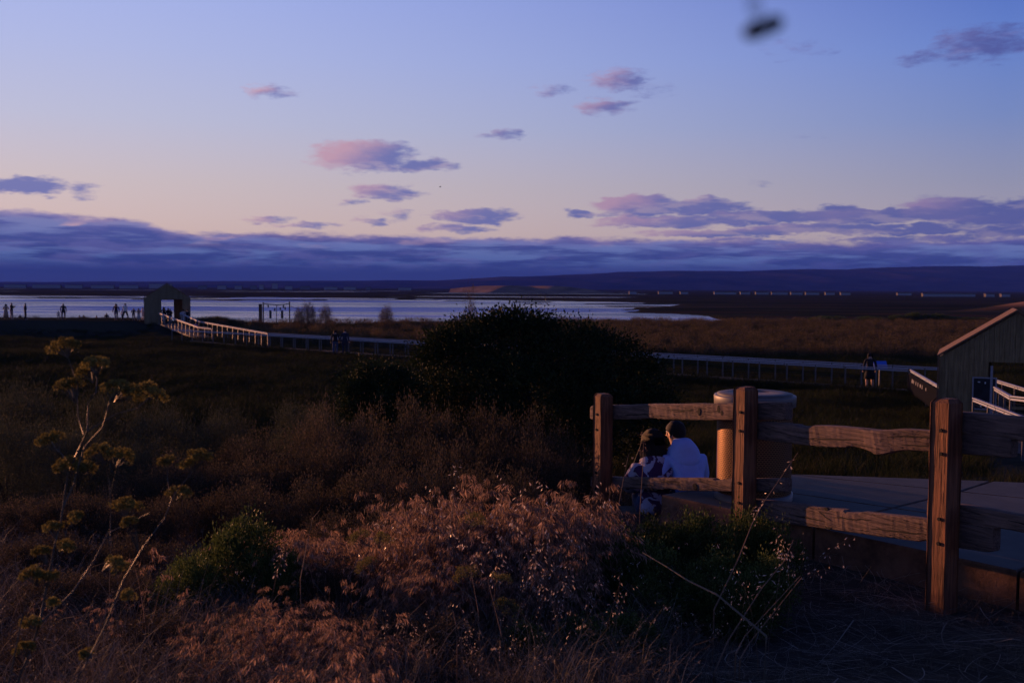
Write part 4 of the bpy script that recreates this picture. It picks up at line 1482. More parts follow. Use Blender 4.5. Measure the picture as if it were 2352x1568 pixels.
def shrub(key, name, px, ptop, depth, width_px, label, cat='shrub', group=None, hmin=0.3):
    p = at(px, ptop, depth)
    zg = float(terrain(p.x, p.y)) - 0.05
    h = max(hmin, p.z - zg)
    w = width_px * depth / F / 1.7
    me, bme = _protos[key]
    e = empty(name, (p.x, p.y, zg), rnd.uniform(0, 6.28))
    tag(e, label, cat, group)
    o = obj('foliage', me, e)
    o2 = obj('branch', bme, e)
    o2['kind'] = 'stuff'
    s = (w, w, h / 1.05)
    o.scale = s
    o2.scale = s
    return e


# green shrubs in front of the fence and in the left foreground
G1 = 'green shrubs along the fence'
for (px, pt, d, w, key, lab) in [
        (1640, 1165, 7.1, 250, 'coyote', 'tallest green shrub, in front of the middle fence post'),
        (1500, 1205, 7.3, 230, 'coyote2', 'green shrub below the lower rail between the left and middle posts'),
        (1755, 1195, 6.9, 170, 'coyote2', 'green shrub just right of the middle fence post, leafy to the ground'),
        (1390, 1265, 6.9, 240, 'coyote', 'green shrub hiding the foot of the left fence post'),
        (1560, 1310, 6.0, 330, 'coyote', 'broad low green shrub in front of the fence shrubs, oat stalks leaning over it'),
        (1270, 1300, 6.1, 250, 'coyote2', 'green shrub at the right edge of the rosy grass'),
        (1390, 1400, 5.2, 260, 'coyote', 'low green shrub nearest the camera at bottom middle'),
        (1690, 1335, 5.9, 190, 'coyote2', 'low dark shrub under the leaning stalks'),
        (1455, 1240, 6.4, 300, 'coyote2', 'wide loose green shrub between the left post and the slanting dead stem'),
        (1695, 1262, 6.2, 270, 'coyote', 'wide loose green shrub below the middle post, right of the slanting dead stem'),
        (1205, 1440, 5.0, 170, 'coyote2', 'small green shrub below the rosy grass')]:
    shrub(key, 'green_shrub', px, pt, d, w, lab, 'shrub', G1)
shrub('coyote2', 'green_shrub', 545, 1198, 6.6, 250, 'dark green shrub left of the rosy grass, standing alone', 'shrub')
shrub('coyote', 'green_shrub', 430, 1265, 6.2, 190, 'lower dark green shrub leaning out left of the lone one', 'shrub')
shrub('coyote', 'green_shrub', 620, 1260, 6.3, 180, 'dark green shrub on the right side of the lone one', 'shrub')
# grey feathery shrubs at left
for (px, pt, d, w, lab) in [(60, 905, 17, 260, 'pale grey-green feathery shrub at the left frame edge behind the fennel'),
                            (215, 905, 17.5, 220, 'grey-green feathery shrub right behind the tallest fennel heads'),
                            (370, 940, 17, 220, 'grey-green feathery shrub right of the fennel heads'),
                            (520, 960, 16.5, 200, 'dull grey-green shrub at the left end of the dry scrub'),
                            (680, 945, 17.5, 180, 'dull grey-green shrub left of the low rounded dark bush'),
                            (20, 985, 14, 260, 'grey-green feathery shrub lower at the left frame edge, nearer than the pale one'),
                            (160, 1000, 13.5, 240, 'grey-green feathery shrub in front of the others, behind the middle fennel heads'),
                            (305, 1020, 13.2, 220, 'grey-green feathery shrub where the slope meets the dry scrub, right of the fennel')]:
    shrub('grey' if px % 20 else 'grey2', 'feathery_shrub', px, pt, d, w, lab)
# dry scrub thicket
DG = 'dry scrub thicket below the dark bushes'
DL = 'dry brown scrub bush in the thicket along the foot of the dark bushes'
spots = []
for (px, pt, d, w) in [(450, 1050, 13.5, 170), (530, 1030, 13.8, 170), (610, 1005, 13.6, 180), (690, 985, 13.4, 180), (770, 965, 13.2, 190), (850, 945, 13.0, 190),
                       (930, 940, 12.8, 190), (1010, 955, 12.7, 190), (1090, 955, 12.6, 190), (1165, 955, 12.5, 180), (1240, 985, 12.4, 170), (1310, 1015, 12.2, 160),
                       (1370, 1050, 12.0, 140), (1480, 1120, 11.5, 150),
                       (300, 1105, 11.5, 190), (390, 1080, 11.6, 190), (480, 1080, 11.4, 190), (570, 1060, 11.2, 190), (660, 1045, 11.2, 200), (750, 1030, 11, 200),
                       (840, 1020, 11, 200), (930, 1015, 10.8, 200), (1020, 1020, 10.8, 200), (1110, 1020, 10.6, 200), (1200, 1035, 10.5, 200), (1290, 1070, 10.2, 180),
                       (40, 1165, 9.3, 200), (130, 1145, 9.4, 200), (220, 1140, 9.4, 200), (310, 1150, 9.2, 210), (410, 1140, 9.2, 210), (510, 1130, 9.2, 210),
                       (610, 1120, 9.1, 220), (710, 1110, 9.0, 220), (810, 1100, 8.9, 220), (910, 1095, 8.8, 220), (1010, 1090, 8.7, 220), (1110, 1095, 8.6, 220),
                       (1210, 1110, 8.5, 200), (1300, 1140, 8.4, 180),
                       (60, 1240, 7.6, 220), (180, 1235, 7.7, 220), (300, 1230, 7.7, 230), (720, 1200, 7.6, 240), (840, 1190, 7.6, 240), (960, 1180, 7.6, 240),
                       (90, 1330, 6.2, 240), (230, 1320, 6.3, 230), (760, 1290, 6.4, 250), (880, 1300, 6.2, 240), (1010, 1310, 6.1, 230), (340, 1330, 6.2, 180),
                       (150, 1440, 5.0, 250), (330, 1430, 5.1, 240), (520, 1420, 5.2, 240), (700, 1400, 5.3, 260), (860, 1410, 5.2, 250), (1010, 1430, 5.0, 240)]:
    kk = ('dry', 'dry2', 'dry3')[rnd.randrange(3)]
    lab, grp = ((DL, DG) if d > 10 else
                ('dry brown scrub bush low around the foot of the fennel at the left', 'dry scrub around the fennel') if px < 460 else
                ('dry brown scrub bush on the slope just behind and left of the rosy grass', 'dry scrub behind the rosy grass'))
    shrub(kk, 'dry_scrub', px + rnd.uniform(-15, 15), pt + rnd.uniform(-10, 8), d, w, lab, 'shrub', grp, 0.2)
# shoreline bushes far right and by the rope frame
for k, (px, pt, d, w) in enumerate([(2065, 722, 150, 60), (2105, 716, 150, 70), (2150, 719, 150, 70), (2190, 726, 150, 60), (2000, 733, 150, 90), (1900, 736, 152, 90), (2240, 728, 150, 80)]):
    shrub('coyote', 'far_shrub', px, pt, d, w, 'dark bush in the row on the flat beyond the boardwalk, near the board-clad hut', 'shrub', 'dark bushes on the flat', 1.0)
for (px, pt, w, lab) in [(715, 701, 48, 'tall loose weed bush right of the rope frame'), (745, 706, 40, 'loose weed bush at the end of the sagging rope'), (690, 712, 30, 'small weed under the sagging rope'),
                         (880, 707, 44, 'lone thin weed sticking up before the lake'), (1070, 712, 60, 'pale dry weed left of the top of the huge dark bush')]:
    shrub('dry3', 'weed_bush', px, pt, 108 if px < 1000 else 30, w, lab, 'weed', None, 1.0)

# ================================================================== grass as ground cover
def fan(n, y0, y1, spread=0.62, extra=2.0, power=1.0):
    u = rng.random(n)
    y = y0 + (y1 - y0) * u ** power
    x = rng.uniform(-1, 1, n) * (spread * y + extra)
    return x, y


def keep_off(x, y, boards=True, shrink=0.0):
    k = seg_dist(x, y, SLAB) > 0.05
    k &= ~((np.abs(x - 1.55) < 1.1) & (np.abs(y - 9.9) < 0.5))
    if boards:
        q = np.array((bd.x, bd.y))
        rx, ry = x - P0.x, y - P0.y
        s = rx * bd.x + ry * bd.y
        t = rx * bn.x + ry * bn.y
        L = (P1 - P0).length
        k &= ~((s > -2.5) & (s < L + 1) & (t > -0.45) & (t < WID + 0.3))
        for H, a in ((HR, R(24.5)), (HL, R(-18.6))):
            lx = (x - H.x) * math.cos(a) - (y - H.y) * math.sin(a)
            ly = (x - H.x) * math.sin(a) + (y - H.y) * math.cos(a)
            k &= ~((np.abs(lx) < 2.6) & (ly > -1.0) & (ly < 3.8))
            k &= ~((np.abs(lx - 0.5) < 1.6) & (ly > -14) & (ly < 10))
        k &= lake_depth(x, y) < -0.25
    return k


x, y = fan(30000, 15, 127, 0.66, 3, 0.62)
k = keep_off(x, y)
# people stand on the levee's bare crest
k &= ~((x < -36) & (np.abs(y - 103) < 7))
x, y = x[k], y[k]
z = terrain(x, y)
dens = fbm(x / 7, y / 7)
h = (0.95 + 1.0 * dens) * np.interp(y, [15, 30, 60, 110], [0.75, 0.9, 1.05, 1.25])
h = h * np.where((x < -33) & (y > 84), 0.4, 1.0)
low = 1 - 0.12 * sst(0, 1, 1 - np.abs((x - P0.x) * bn.x + (y - P0.y) * bn.y + 2.0) / 5)
cl = [grass_clump('marsh_clump', 120, 0.55, 0.8, 0.012, MARSH, 0.6, 4, 14, MARSH, 0.05) for _ in range(4)]
row_s, row_t = rng.uniform(-2, (P1 - P0).length, 1500), rng.uniform(-1.3, -0.3, 1500)
ex_, ey_ = P0.x + bd.x * row_s + bn.x * row_t, P0.y + bd.y * row_s + bn.y * row_t
x, y = np.concatenate([x, ex_]), np.concatenate([y, ey_])
z = terrain(x, y)
h, low = np.concatenate([h, rng.uniform(0.75, 1.25, 1500)]), np.concatenate([low, np.ones(1500)])
scatter('marsh_grass', np.stack([x, y, z - 0.03], -1), np.clip(h * low, 0.3, 2.2), cl)
# taller dry reeds: lit tips beyond the boardwalk
x, y = fan(9000, 66, 132, 0.62, 2, 0.9)
k = keep_off(x, y)
tfar = (x - P0.x) * bn.x + (y - P0.y) * bn.y
k &= (tfar > 6) & ((x > -30))
k &= rng.random(len(x)) < np.where(x > 8, 1.0, 0.45)
x, y, tfar = x[k], y[k], tfar[k]
cl = [grass_clump('reed_clump', 70, 0.5, 1.5, 0.016, REED, 0.35, 4, 40, REED, 0.14) for _ in range(3)]
scatter('reeds', np.stack([x, y, terrain(x, y) - 0.05], -1), rng.uniform(0.55, 1.15, len(x)), cl)

# dry grass over the hillside near the camera
x = rng.uniform(-11, 8.5, 9000)
y = rng.uniform(1.2, 17, 9000)
k = keep_off(x, y, False)
k &= (x < 0.72 * y + 2.0) & (x > -0.75 * y - 2.0)
x, y = x[k], y[k]
right = sst(0.9, 1.7, x - (y - 6) * 0.28)
sc_ = rng.uniform(0.5, 1.1, len(x)) * (1 - 0.72 * right)
cl = [grass_clump('dry_clump', 60, 0.22, 0.42, 0.0045, STRAW, 0.9, 5, 10, STRAW, 0.03) for _ in range(4)]
scatter('dry_grass', np.stack([x, y, terrain(x, y) - 0.01], -1), sc_, cl, tilt=0.2)

# rosy feathery grass in the middle foreground: stations as pixel column, tip row, depth
pts, scl = [], []
def patch(px0, px1, row, d0, d1, n, h0):
    for _ in range(n):
        px = rnd.uniform(px0, px1)
        d = rnd.uniform(d0, d1)
        p = at(px, 1200, d)
        zg = float(terrain(p.x, p.y))
        t = at(px, row(px) + 0, d).z
        hh = max(0.22, min(1.0, (t - zg))) if row else h0
        pts.append((p.x, p.y, zg - 0.02))
        scl.append(hh / 0.58 * rnd.choice((0.5, 0.62, 0.75, 0.85, 0.95, 1.05)))


patch(890, 1340, lambda p: np.interp(p, [890, 960, 1100, 1180, 1300, 1340], [1250, 1195, 1185, 1170, 1150, 1190]), 6.3, 7.6, 260, 0.6)
patch(930, 1260, lambda p: np.interp(p, [930, 1100, 1260], [1290, 1240, 1260]), 5.6, 6.4, 120, 0.6)
patch(430, 1000, lambda p: np.interp(p, [430, 560, 640, 700, 1000], [1430, 1400, 1360, 1385, 1420]), 4.4, 5.4, 30, 0.5)
patch(240, 860, lambda p: np.interp(p, [240, 500, 860], [1480, 1450, 1470]), 3.7, 4.5, 8, 0.4)
patch(560, 900, lambda p: 1210, 6.8, 7.8, 60, 0.5)
cl = [drooping('feather_clump', 26, 0.20, 0.72, STEM_DRY, ROSY, 0.15, 26) for _ in range(5)]
scatter('feather_grass', np.array(pts), np.array(scl), cl, tilt=0.12)

# taller upright plumes standing out of the feathery mass
pts, scl = [], []
for (px0, px1, tip, d0, d1, n) in [(900, 1345, 1130, 6.2, 7.6, 120), (960, 1330, 1210, 5.6, 6.4, 60), (640, 930, 1240, 6.0, 7.2, 40), (200, 900, 1400, 4.4, 5.4, 22), (60, 700, 1330, 5.0, 6.2, 16), (1200, 1480, 1180, 6.6, 7.6, 30)]:
    for _ in range(n):
        px, d = rnd.uniform(px0, px1), rnd.uniform(d0, d1)
        p = at(px, tip + rnd.gauss(0, 38), d)
        zg = float(terrain(p.x, p.y))
        pts.append((p.x, p.y, zg - 0.02))
        scl.append(max(0.3, min(1.25, (p.z - zg) / 0.86)))
cl = [drooping('plume_clump', 5, 0.10, 0.95, STEM_DRY, ROSY, 0.17, 30, 0.22) for _ in range(5)]
scatter('tall_plumes', np.array(pts), np.array(scl), cl, tilt=0.10)

# single wild oats with shining husks
pts, scl = [], []
for (px0, px1, tip, d0, d1, n) in [(1040, 1340, 1120, 5.6, 7.2, 30), (1080, 1330, 1230, 5.2, 6.2, 34), (1180, 1420, 1330, 4.7, 5.6, 26), (1400, 1700, 1250, 5.5, 6.6, 16), (1020, 1300, 1400, 4.2, 5.0, 16),
                                   (1690, 1860, 1210, 5.6, 6.8, 12), (560, 1000, 1200, 5.5, 7.0, 12), (1460, 1800, 1350, 4.8, 5.6, 14), (700, 1000, 1420, 4.2, 5.0, 10)]:
    for _ in range(n):
        px, d = rnd.uniform(px0, px1), rnd.uniform(d0, d1)
        p = at(px, tip + rnd.uniform(-50, 70), d)
        zg = float(terrain(p.x, p.y))
        pts.append((p.x, p.y, zg))
        scl.append(max(0.35, min(1.2, (p.z - zg) / 0.85)))
cl = [oat('oat', 0.9, rnd.randrange(9, 18)) for _ in range(7)]
scatter('wild_oats', np.array(pts), np.array(scl), cl, tilt=0.22)

# straw litter lying on the trodden ground at right and along the bottom
n = 5200
x = rng.uniform(-0.6, 4.6, n)
y = rng.uniform(3.0, 8.2, n)
k = keep_off(x, y, False) & (x > (y - 7.5) * 0.5 - 0.2)
x, y = x[k], y[k]
n = len(x)
a = rng.uniform(0, 6.28, n)
Ls = rng.uniform(0.12, 0.55, n)
t = np.linspace(-0.5, 0.5, 6)[None]
bend = rng.normal(0, 0.35, (n, 1))
lx = t * Ls[:, None]
ly = bend * (t ** 2) * Ls[:, None]
X = x[:, None] + np.cos(a)[:, None] * lx - np.sin(a)[:, None] * ly
Y = y[:, None] + np.sin(a)[:, None] * lx + np.cos(a)[:, None] * ly
Z = terrain(X, Y) + 0.012 + rng.uniform(0, 0.07, (n, 1)) + t * rng.normal(0, 0.16, (n, 1)) * Ls[:, None]
V, Fq = ribbons(np.stack([X, Y, np.maximum(Z, terrain(X, Y) + 0.004)], -1), rng.uniform(0.003, 0.0075, n))
tag(obj('straw_litter', mesh_from('straw_litter', V, Fq, STRAW_PALE)), kind='stuff')


# tall dry stalks one can pick out, leaning over the green shrubs
def stalk(path, d0, d1, rad, label, husks=0, mat=STEM_DRY, hmat=None):
    P = [at(px, py, d0 + (d1 - d0) * k / (len(path) - 1)) for k, (px, py) in enumerate(path)]
    zg = float(terrain(P[0].x, P[0].y))
    e = empty('dry_stalk', (P[0].x, P[0].y, min(P[0].z, zg)))
    tag(e, label, 'stalk', 'tall dry stalks')
    o0 = Vector(e.location)
    Q = [p - o0 for p in P]
    if Q[0].z > 0.02:
        Q = [Q[0] + Vector((0.0, 0.02, -Q[0].z))] + Q
    MB().tube(Q, [rad * (1 - 0.7 * k / (len(Q) - 1)) for k in range(len(Q))], 5).build('stem', mat, e)
    if husks:
        C, D = [], []
        for k in range(husks):
            t = 0.55 + 0.45 * rnd.random()
            f_ = t * (len(Q) - 1)
            i_ = min(int(f_), len(Q) - 2)
            c = Q[i_].lerp(Q[i_ + 1], f_ - i_)
            s = Vector((rnd.gauss(0, 1), rnd.gauss(0, 1), rnd.gauss(0, 0.4))).normalized()
            c2 = c + s * rnd.uniform(0.004, 0.03)
            for _ in range(2):
                C.append(c2)
                D.append(s * 0.7 + Vector((rnd.gauss(0, .2), rnd.gauss(0, .2), -0.3)))
        V, Fq = leaf_mesh(np.array([tuple(c) for c in C]), np.array([tuple(d) for d in D]), 0.024, 0.2, 0.5)
        o = obj('husk', mesh_from('husk', V, Fq, hmat or SPIKE), e)
        o['kind'] = 'stuff'
    return e


stalk([(1640, 1545), (1672, 1471), (1750, 1350), (1803, 1286), (1822, 1240)], 4.7, 5.5, 0.0055, 'long leaning oat stalk with shining husks right of the green shrubs', 22)
stalk([(1690, 1500), (1711, 1460), (1838, 1322)], 4.6, 5.1, 0.0055, 'thick bare stalk, upper of the two parallel ones leaning right', 0)
stalk([(1700, 1512), (1722, 1475), (1842, 1325)], 4.55, 5.05, 0.005, 'thick bare stalk, lower of the two parallel ones leaning right', 0)
stalk([(1640, 1400), (1696, 1283), (1727, 1204), (1751, 1158), (1785, 1109), (1832, 1040)], 5.2, 6.0, 0.005, 'tallest stalk crossing the middle fence post, its tip with dark spikelets', 16)
stalk([(1760, 1460), (1647, 1365), (1581, 1333), (1530, 1300), (1476, 1268)], 4.7, 5.4, 0.007, 'pale blue-grey dead stem lying slantwise across the green shrub', 0, STRAW)
stalk([(1420, 1165), (1432, 1100), (1440, 1062), (1444, 1042)], 7.6, 7.7, 0.004, 'thin stalk with a bent tip beside the left fence post', 5)
stalk([(1470, 1170), (1476, 1080), (1478, 1020), (1476, 990)], 7.9, 8.0, 0.004, 'feathery-headed stalk standing before the long-haired woman', 26, STEM_DRY, ROSY)
stalk([(1030, 1240), (1042, 1150), (1046, 1100), (1048, 1070)], 5.9, 6.0, 0.0035, 'upright oat stalk with husks above the rosy grass, farthest left of the tall ones', 12)
stalk([(690, 1330), (705, 1250), (718, 1190), (735, 1170)], 5.6, 5.7, 0.0035, 'thin forked stalk above the scrub left of the rosy grass', 0)
stalk([(1290, 1560), (1330, 1530), (1420, 1505), (1505, 1483)], 4.2, 4.6, 0.006, 'curved dead stem on the ground at bottom middle', 0, STRAW)
stalk([(1150, 1470), (1210, 1510), (1330, 1520), (1440, 1500)], 4.3, 4.6, 0.006, 'dead stem arching over the ground at bottom middle, below the small green shrub', 0, STRAW)
stalk([(1050, 1480), (1046, 1430), (1040, 1400)], 4.4, 4.5, 0.003, 'short thin stalk at the bottom of the rosy grass', 0)
stalk([(1108, 1568), (1098, 1400), (1080, 1300)], 4.2, 4.4, 0.003, 'long thin upright stalk before the rosy grass, left of two', 0)
stalk([(1176, 1568), (1150, 1450), (1120, 1330)], 4.2, 4.4, 0.003, 'long thin upright stalk before the rosy grass, right of two', 0)


# ================================================================== fennel in the left foreground
def fennel(label, stems, heads, d_of):
    e0 = at(*stems[0][0][0], stems[0][1])
    zg = float(terrain(e0.x, e0.y))
    e = empty('fennel_plant', (e0.x, e0.y, zg))
    tag(e, label, 'fennel')
    o0 = Vector(e.location)
    for path, d0, d1, r0, r1 in stems:
        P = [at(px, py, d0 + (d1 - d0) * k / (len(path) - 1)) - o0 for k, (px, py) in enumerate(path)]
        n = len(P)
        rs = [0.44 * (r0 + (r1 - r0) * k / (n - 1)) for k in range(n)]
        if path[0][1] > 1500 and P[0].z > 0:
            P = [Vector((P[0].x - 0.03, P[0].y, -0.03))] + P
            rs = [r0] + rs
        mb = MB().tube(P, rs, 7)
        for p, rr in list(zip(P, rs))[1:-1]:
            mb.tube([p + Vector((0, 0, -rr * 1.6)), p, p + Vector((0, 0, rr * 1.6))], [rr * 1.05, rr * 1.45, rr * 1.05], 7)
        mb.build('stem', FENNEL_S, e, smooth=True)
    for (px, py, w, sx, sy, d) in heads:
        c = at(px, py, d) - o0
        rad = w * d / F * 0.5
        s = at(sx, sy, d) - o0
        nU = max(7, int(w / 3.1))
        mb = MB()
        Cs, Ds, Sz = [], [], []
        axis = (c - s).normalized() if (c - s).length > 1e-4 else Vector((0, 0, 1))
        axis = (axis + Vector((0, 0, 1.2))).normalized()
        for k in range(nU):
            a = rnd.uniform(0, 6.28)
            q = math.sqrt((k + 0.5) / nU)
            off = Vector((math.cos(a) * q, math.sin(a) * q, 0)) * rad * 1.05
            off.z = (0.45 * (1 - q * q) + rnd.uniform(-0.18, 0.22)) * rad
            rot = Vector((0, 0, 1)).rotation_difference(axis)
            u = c + rot @ off
            mid = s.lerp(u, 0.55) + Vector((0, 0, 0.1 * rad))
            mb.tube([s, mid, u], [0.0011, 0.0008, 0.0006], 3, cap=False)
            ur = 0.0092 * rnd.uniform(0.75, 1.25) * (d / 3.0)
            for _ in range(60):
                v = Vector((rnd.gauss(0, 1), rnd.gauss(0, 1), rnd.gauss(0.15, 0.8))).normalized()
                Cs.append(tuple(u + v * ur * rnd.uniform(0.65, 1.0)))
                Ds.append(tuple(v))
                Sz.append(0.0052 * rnd.uniform(0.7, 1.4))
        nV = len(mb.V)
        V, Fq = leaf_mesh(np.array(Cs), np.array(Ds) + rng.normal(0, 0.5, (len(Cs), 3)), np.array(Sz), 0.9)
        me = mesh_from('flower_head', V, Fq, FENNEL_Y)
        hd = obj('flower_head', me, e)
        mb.build('ray', FENNEL_S, hd)['kind'] = 'stuff'
    return e


fn = fennel('tall flowering fennel at the left, yellow-green heads on branching bare stems',
            [([(40, 1566), (66, 1500), (91, 1432)], 2.85, 2.9, 0.0085, 0.0078),
             ([(91, 1432), (166, 1360), (190, 1325), (214, 1290), (249, 1223), (284, 1207), (343, 1178)], 2.9, 3.15, 0.007, 0.003),
             ([(91, 1432), (102, 1370), (115, 1306), (126, 1250), (139, 1202), (147, 1148), (154, 1098), (164, 1069), (179, 1036), (200, 990)], 2.9, 3.0, 0.0075, 0.0052),
             ([(200, 990), (202, 926), (220, 900), (223, 872), (220, 858)], 3.0, 3.05, 0.0045, 0.003),
             ([(147, 1160), (169, 1113), (182, 1064), (195, 1025), (236, 980), (246, 941), (252, 921), (258, 912)], 2.95, 2.9, 0.0050, 0.003),
             ([(200, 990), (267, 950), (315, 937), (343, 913), (350, 906)], 3.0, 3.2, 0.0032, 0.002),
             ([(192, 997), (179, 957), (177, 910), (178, 880), (166, 849), (156, 820)], 3.0, 3.15, 0.0028, 0.002),
             ([(20, 1568), (51, 1416), (83, 1328)], 2.8, 2.85, 0.0055, 0.003),
             ([(164, 1069), (140, 1040), (122, 1024)], 3.0, 3.05, 0.003, 0.002),
             ([(253, 1140), (250, 1100), (240, 1060)], 3.05, 3.05, 0.003, 0.002),
             ([(253, 1240), (254, 1180), (253, 1140), (268, 1070)], 3.05, 3.05, 0.0035, 0.002)],
            [(145, 799, 66, 156, 822, 3.15), (218, 840, 66, 222, 866, 3.05), (162, 890, 62, 172, 925, 3.1), (200, 855, 44, 214, 880, 3.1), (264, 896, 66, 256, 922, 2.92), (300, 905, 56, 262, 925, 3.0),
             (340, 890, 34, 345, 912, 3.2), (358, 908, 44, 346, 915, 3.18), (118, 1012, 58, 135, 1042, 3.05), (154, 1070, 52, 166, 1090, 2.98), (195, 1076, 50, 182, 1096, 2.97), (226, 1040, 52, 242, 1064, 3.05),
             (272, 1050, 66, 262, 1080, 3.06), (171, 1190, 36, 160, 1215, 2.98), (123, 1212, 38, 130, 1240, 2.94), (150, 1256, 36, 134, 1270, 2.95), (94, 1268, 34, 110, 1300, 2.92),
             (268, 1296, 48, 235, 1310, 3.0), (78, 1322, 58, 86, 1345, 2.86), (110, 1326, 44, 108, 1350, 2.9), (292, 1164, 62, 290, 1204, 3.1), (126, 1386, 28, 108, 1400, 2.9), (68, 1432, 42, 80, 1446, 2.88),
             (55, 1490, 40, 62, 1510, 2.85)], None)
fennel('slender flowering fennel right of the tall one, a single leaning stem',
       [([(174, 1567), (201, 1516), (241, 1438), (284, 1330), (332, 1251), (378, 1190), (394, 1148), (410, 1121), (441, 1085), (450, 1070)], 2.75, 3.0, 0.0055, 0.0022),
        ([(394, 1148), (386, 1110), (384, 1080)], 2.95, 3.0, 0.0026, 0.002)],
       [(410, 1132, 46, 405, 1150, 2.96), (384, 1062, 38, 385, 1084, 3.0), (459, 1052, 52, 447, 1080, 3.0), (432, 1066, 34, 440, 1086, 3.0), (292, 1368, 32, 280, 1385, 2.9), (198, 1502, 28, 210, 1510, 2.8),
        (300, 1200, 0.1 + 30, 318, 1268, 2.95)], None)
# small fennel heads among the rosy grass
fennel('small fennel with flat yellow heads rising from the rosy grass',
       [([(1120, 1420), (1090, 1370), (1060, 1290), (1010, 1215), (985, 1190)], 5.3, 5.6, 0.006, 0.003), ([(1100, 1385), (1000, 1300), (930, 1210), (870, 1160)], 5.3, 5.5, 0.005, 0.003)],
       [(1085, 1193, 60, 1075, 1215, 5.6), (822, 1236, 50, 850, 1255, 5.5), (880, 1240, 44, 870, 1260, 5.5), (1070, 1320, 60, 1075, 1335, 5.3), (838, 1300, 54, 860, 1310, 5.4), (1168, 1398, 66, 1150, 1420, 5.2),
        (1150, 1330, 46, 1140, 1350, 5.2)], None)
fw = at(1950, 1548, 4.2)
e = empty('small_flower', (fw.x, fw.y, float(terrain(fw.x, fw.y))))
tag(e, 'single tiny yellow flower on the straw ground at the bottom right', 'flower')
C = np.array([(0, 0, 0.09)] * 7)
a = np.arange(7) * 0.9
V, Fq = leaf_mesh(C, np.stack([np.cos(a), np.sin(a), np.full(7, 0.4)], -1), 0.016, 0.6)
obj('petal', mesh_from('petal', V, Fq, plain('yellow_petal', (0.75, 0.55, 0.03), 0.6)), e)['kind'] = 'stuff'
MB().tube([(0, 0, -0.01), (0.005, 0, 0.05), (0, 0, 0.09)], 0.0018, 4).build('stem', FENNEL_S, e)


# ================================================================== people
def skeleton_mesh(name, J, E, root, levels=2, flat=1.0):
    """grow one continuous surface round a skeleton; J name -> (x, y, z, r)"""
    keys = list(J)
    me = bpy.data.meshes.new(name)
    me.from_pydata([J[k][:3] for k in keys], [(keys.index(a), keys.index(b)) for a, b in E], [])
    o = bpy.data.objects.new(name, me)
    COL.objects.link(o)
    sk = o.modifiers.new('skin', 'SKIN')
    sk.use_smooth_shade = True
    sv = me.skin_vertices[0].data
    for i, k in enumerate(keys):
        r = J[k][3]
        rr = r if isinstance(r, tuple) else (r, r)
        sv[i].radius = rr
        sv[i].use_root = (k == root)
    ss = o.modifiers.new('sub', 'SUBSURF')
    ss.levels = ss.render_levels = levels
    return o


def bake(objs):
    dg = bpy.context.evaluated_depsgraph_get()
    out = []
    for o in objs:
        out.append(bpy.data.meshes.new_from_object(o.evaluated_get(dg)))
    for o in objs:
        bpy.data.objects.remove(o)
    for m_ in out:
        m_.polygons.foreach_set('use_smooth', np.ones(len(m_.polygons), bool))
    return out


def standing(arm='down', walk=0.0, lean=0.0):
    J = {'pelvis': (0, 0, .95, .135), 'waist': (0, .005, 1.10, .125), 'chest': (0, .01 + lean * .3, 1.28, .145), 'upper': (0, lean * .6, 1.41, .105),
         'neck': (0, .01 + lean, 1.49, .056), 'jaw': (0, .03 + lean * 1.1, 1.56, .068), 'skull': (0, .015 + lean * 1.2, 1.645, .092), 'crown': (0, .005 + lean * 1.2, 1.70, .066)}
    E = [('pelvis', 'waist'), ('waist', 'chest'), ('chest', 'upper'), ('upper', 'neck'), ('neck', 'jaw'), ('jaw', 'skull'), ('skull', 'crown')]
    for s, n in ((-1, 'l'), (1, 'r')):
        w = walk * s
        J['hip' + n] = (s * .095, 0, .88, .105)
        J['knee' + n] = (s * .105, .02 + w * .18, .49, .064)
        J['ankle' + n] = (s * .11, w * .30 - .02, .09 + max(0, -w) * .05, .044)
        J['toe' + n] = (s * .13, w * .30 + .15, .035, .040)
        J['shoulder' + n] = (s * .175, lean * .55, 1.405, .064)
        if arm == 'down':
            J['elbow' + n], J['wrist' + n], J['hand' + n] = (s * .235, -.03 - w * .1, 1.13, .046), (s * .245, .06 - w * .2, .90, .034), (s * .245, .09 - w * .22, .81, .038)
        elif arm == 'front':
            J['elbow' + n], J['wrist' + n], J['hand' + n] = (s * .255, .0, 1.14, .048), (s * .10, .20, 1.16, .036), (s * .03, .23, 1.18, .038)
        elif arm == 'phone':
            J['elbow' + n], J['wrist' + n], J['hand' + n] = (s * .25, .10, 1.17, .048), (s * .13, .28, 1.36, .034), (s * .08, .31, 1.42, .036)
        elif arm == 'hip':
            J['elbow' + n], J['wrist' + n], J['hand' + n] = (s * .36, -.06, 1.16, .048), (s * .22, .04, 1.0, .036), (s * .17, .07, .97, .036)
        E += [('pelvis', 'hip' + n), ('hip' + n, 'knee' + n), ('knee' + n, 'ankle' + n), ('ankle' + n, 'toe' + n), ('upper', 'shoulder' + n), ('shoulder' + n, 'elbow' + n),
              ('elbow' + n, 'wrist' + n), ('wrist' + n, 'hand' + n)]
    return J, E


POSES = {'down': standing('down', 0), 'walk': standing('down', 1.0), 'front': standing('front', 0, .02), 'phone': standing('phone', 0.1), 'hip': standing('hip', .15)}
POSE_ME = dict(zip(POSES, bake([skeleton_mesh('body', *POSES[k], 'pelvis') for k in POSES])))
MN = ['skin', 'hair', 'top', 'legs', 'shoe']


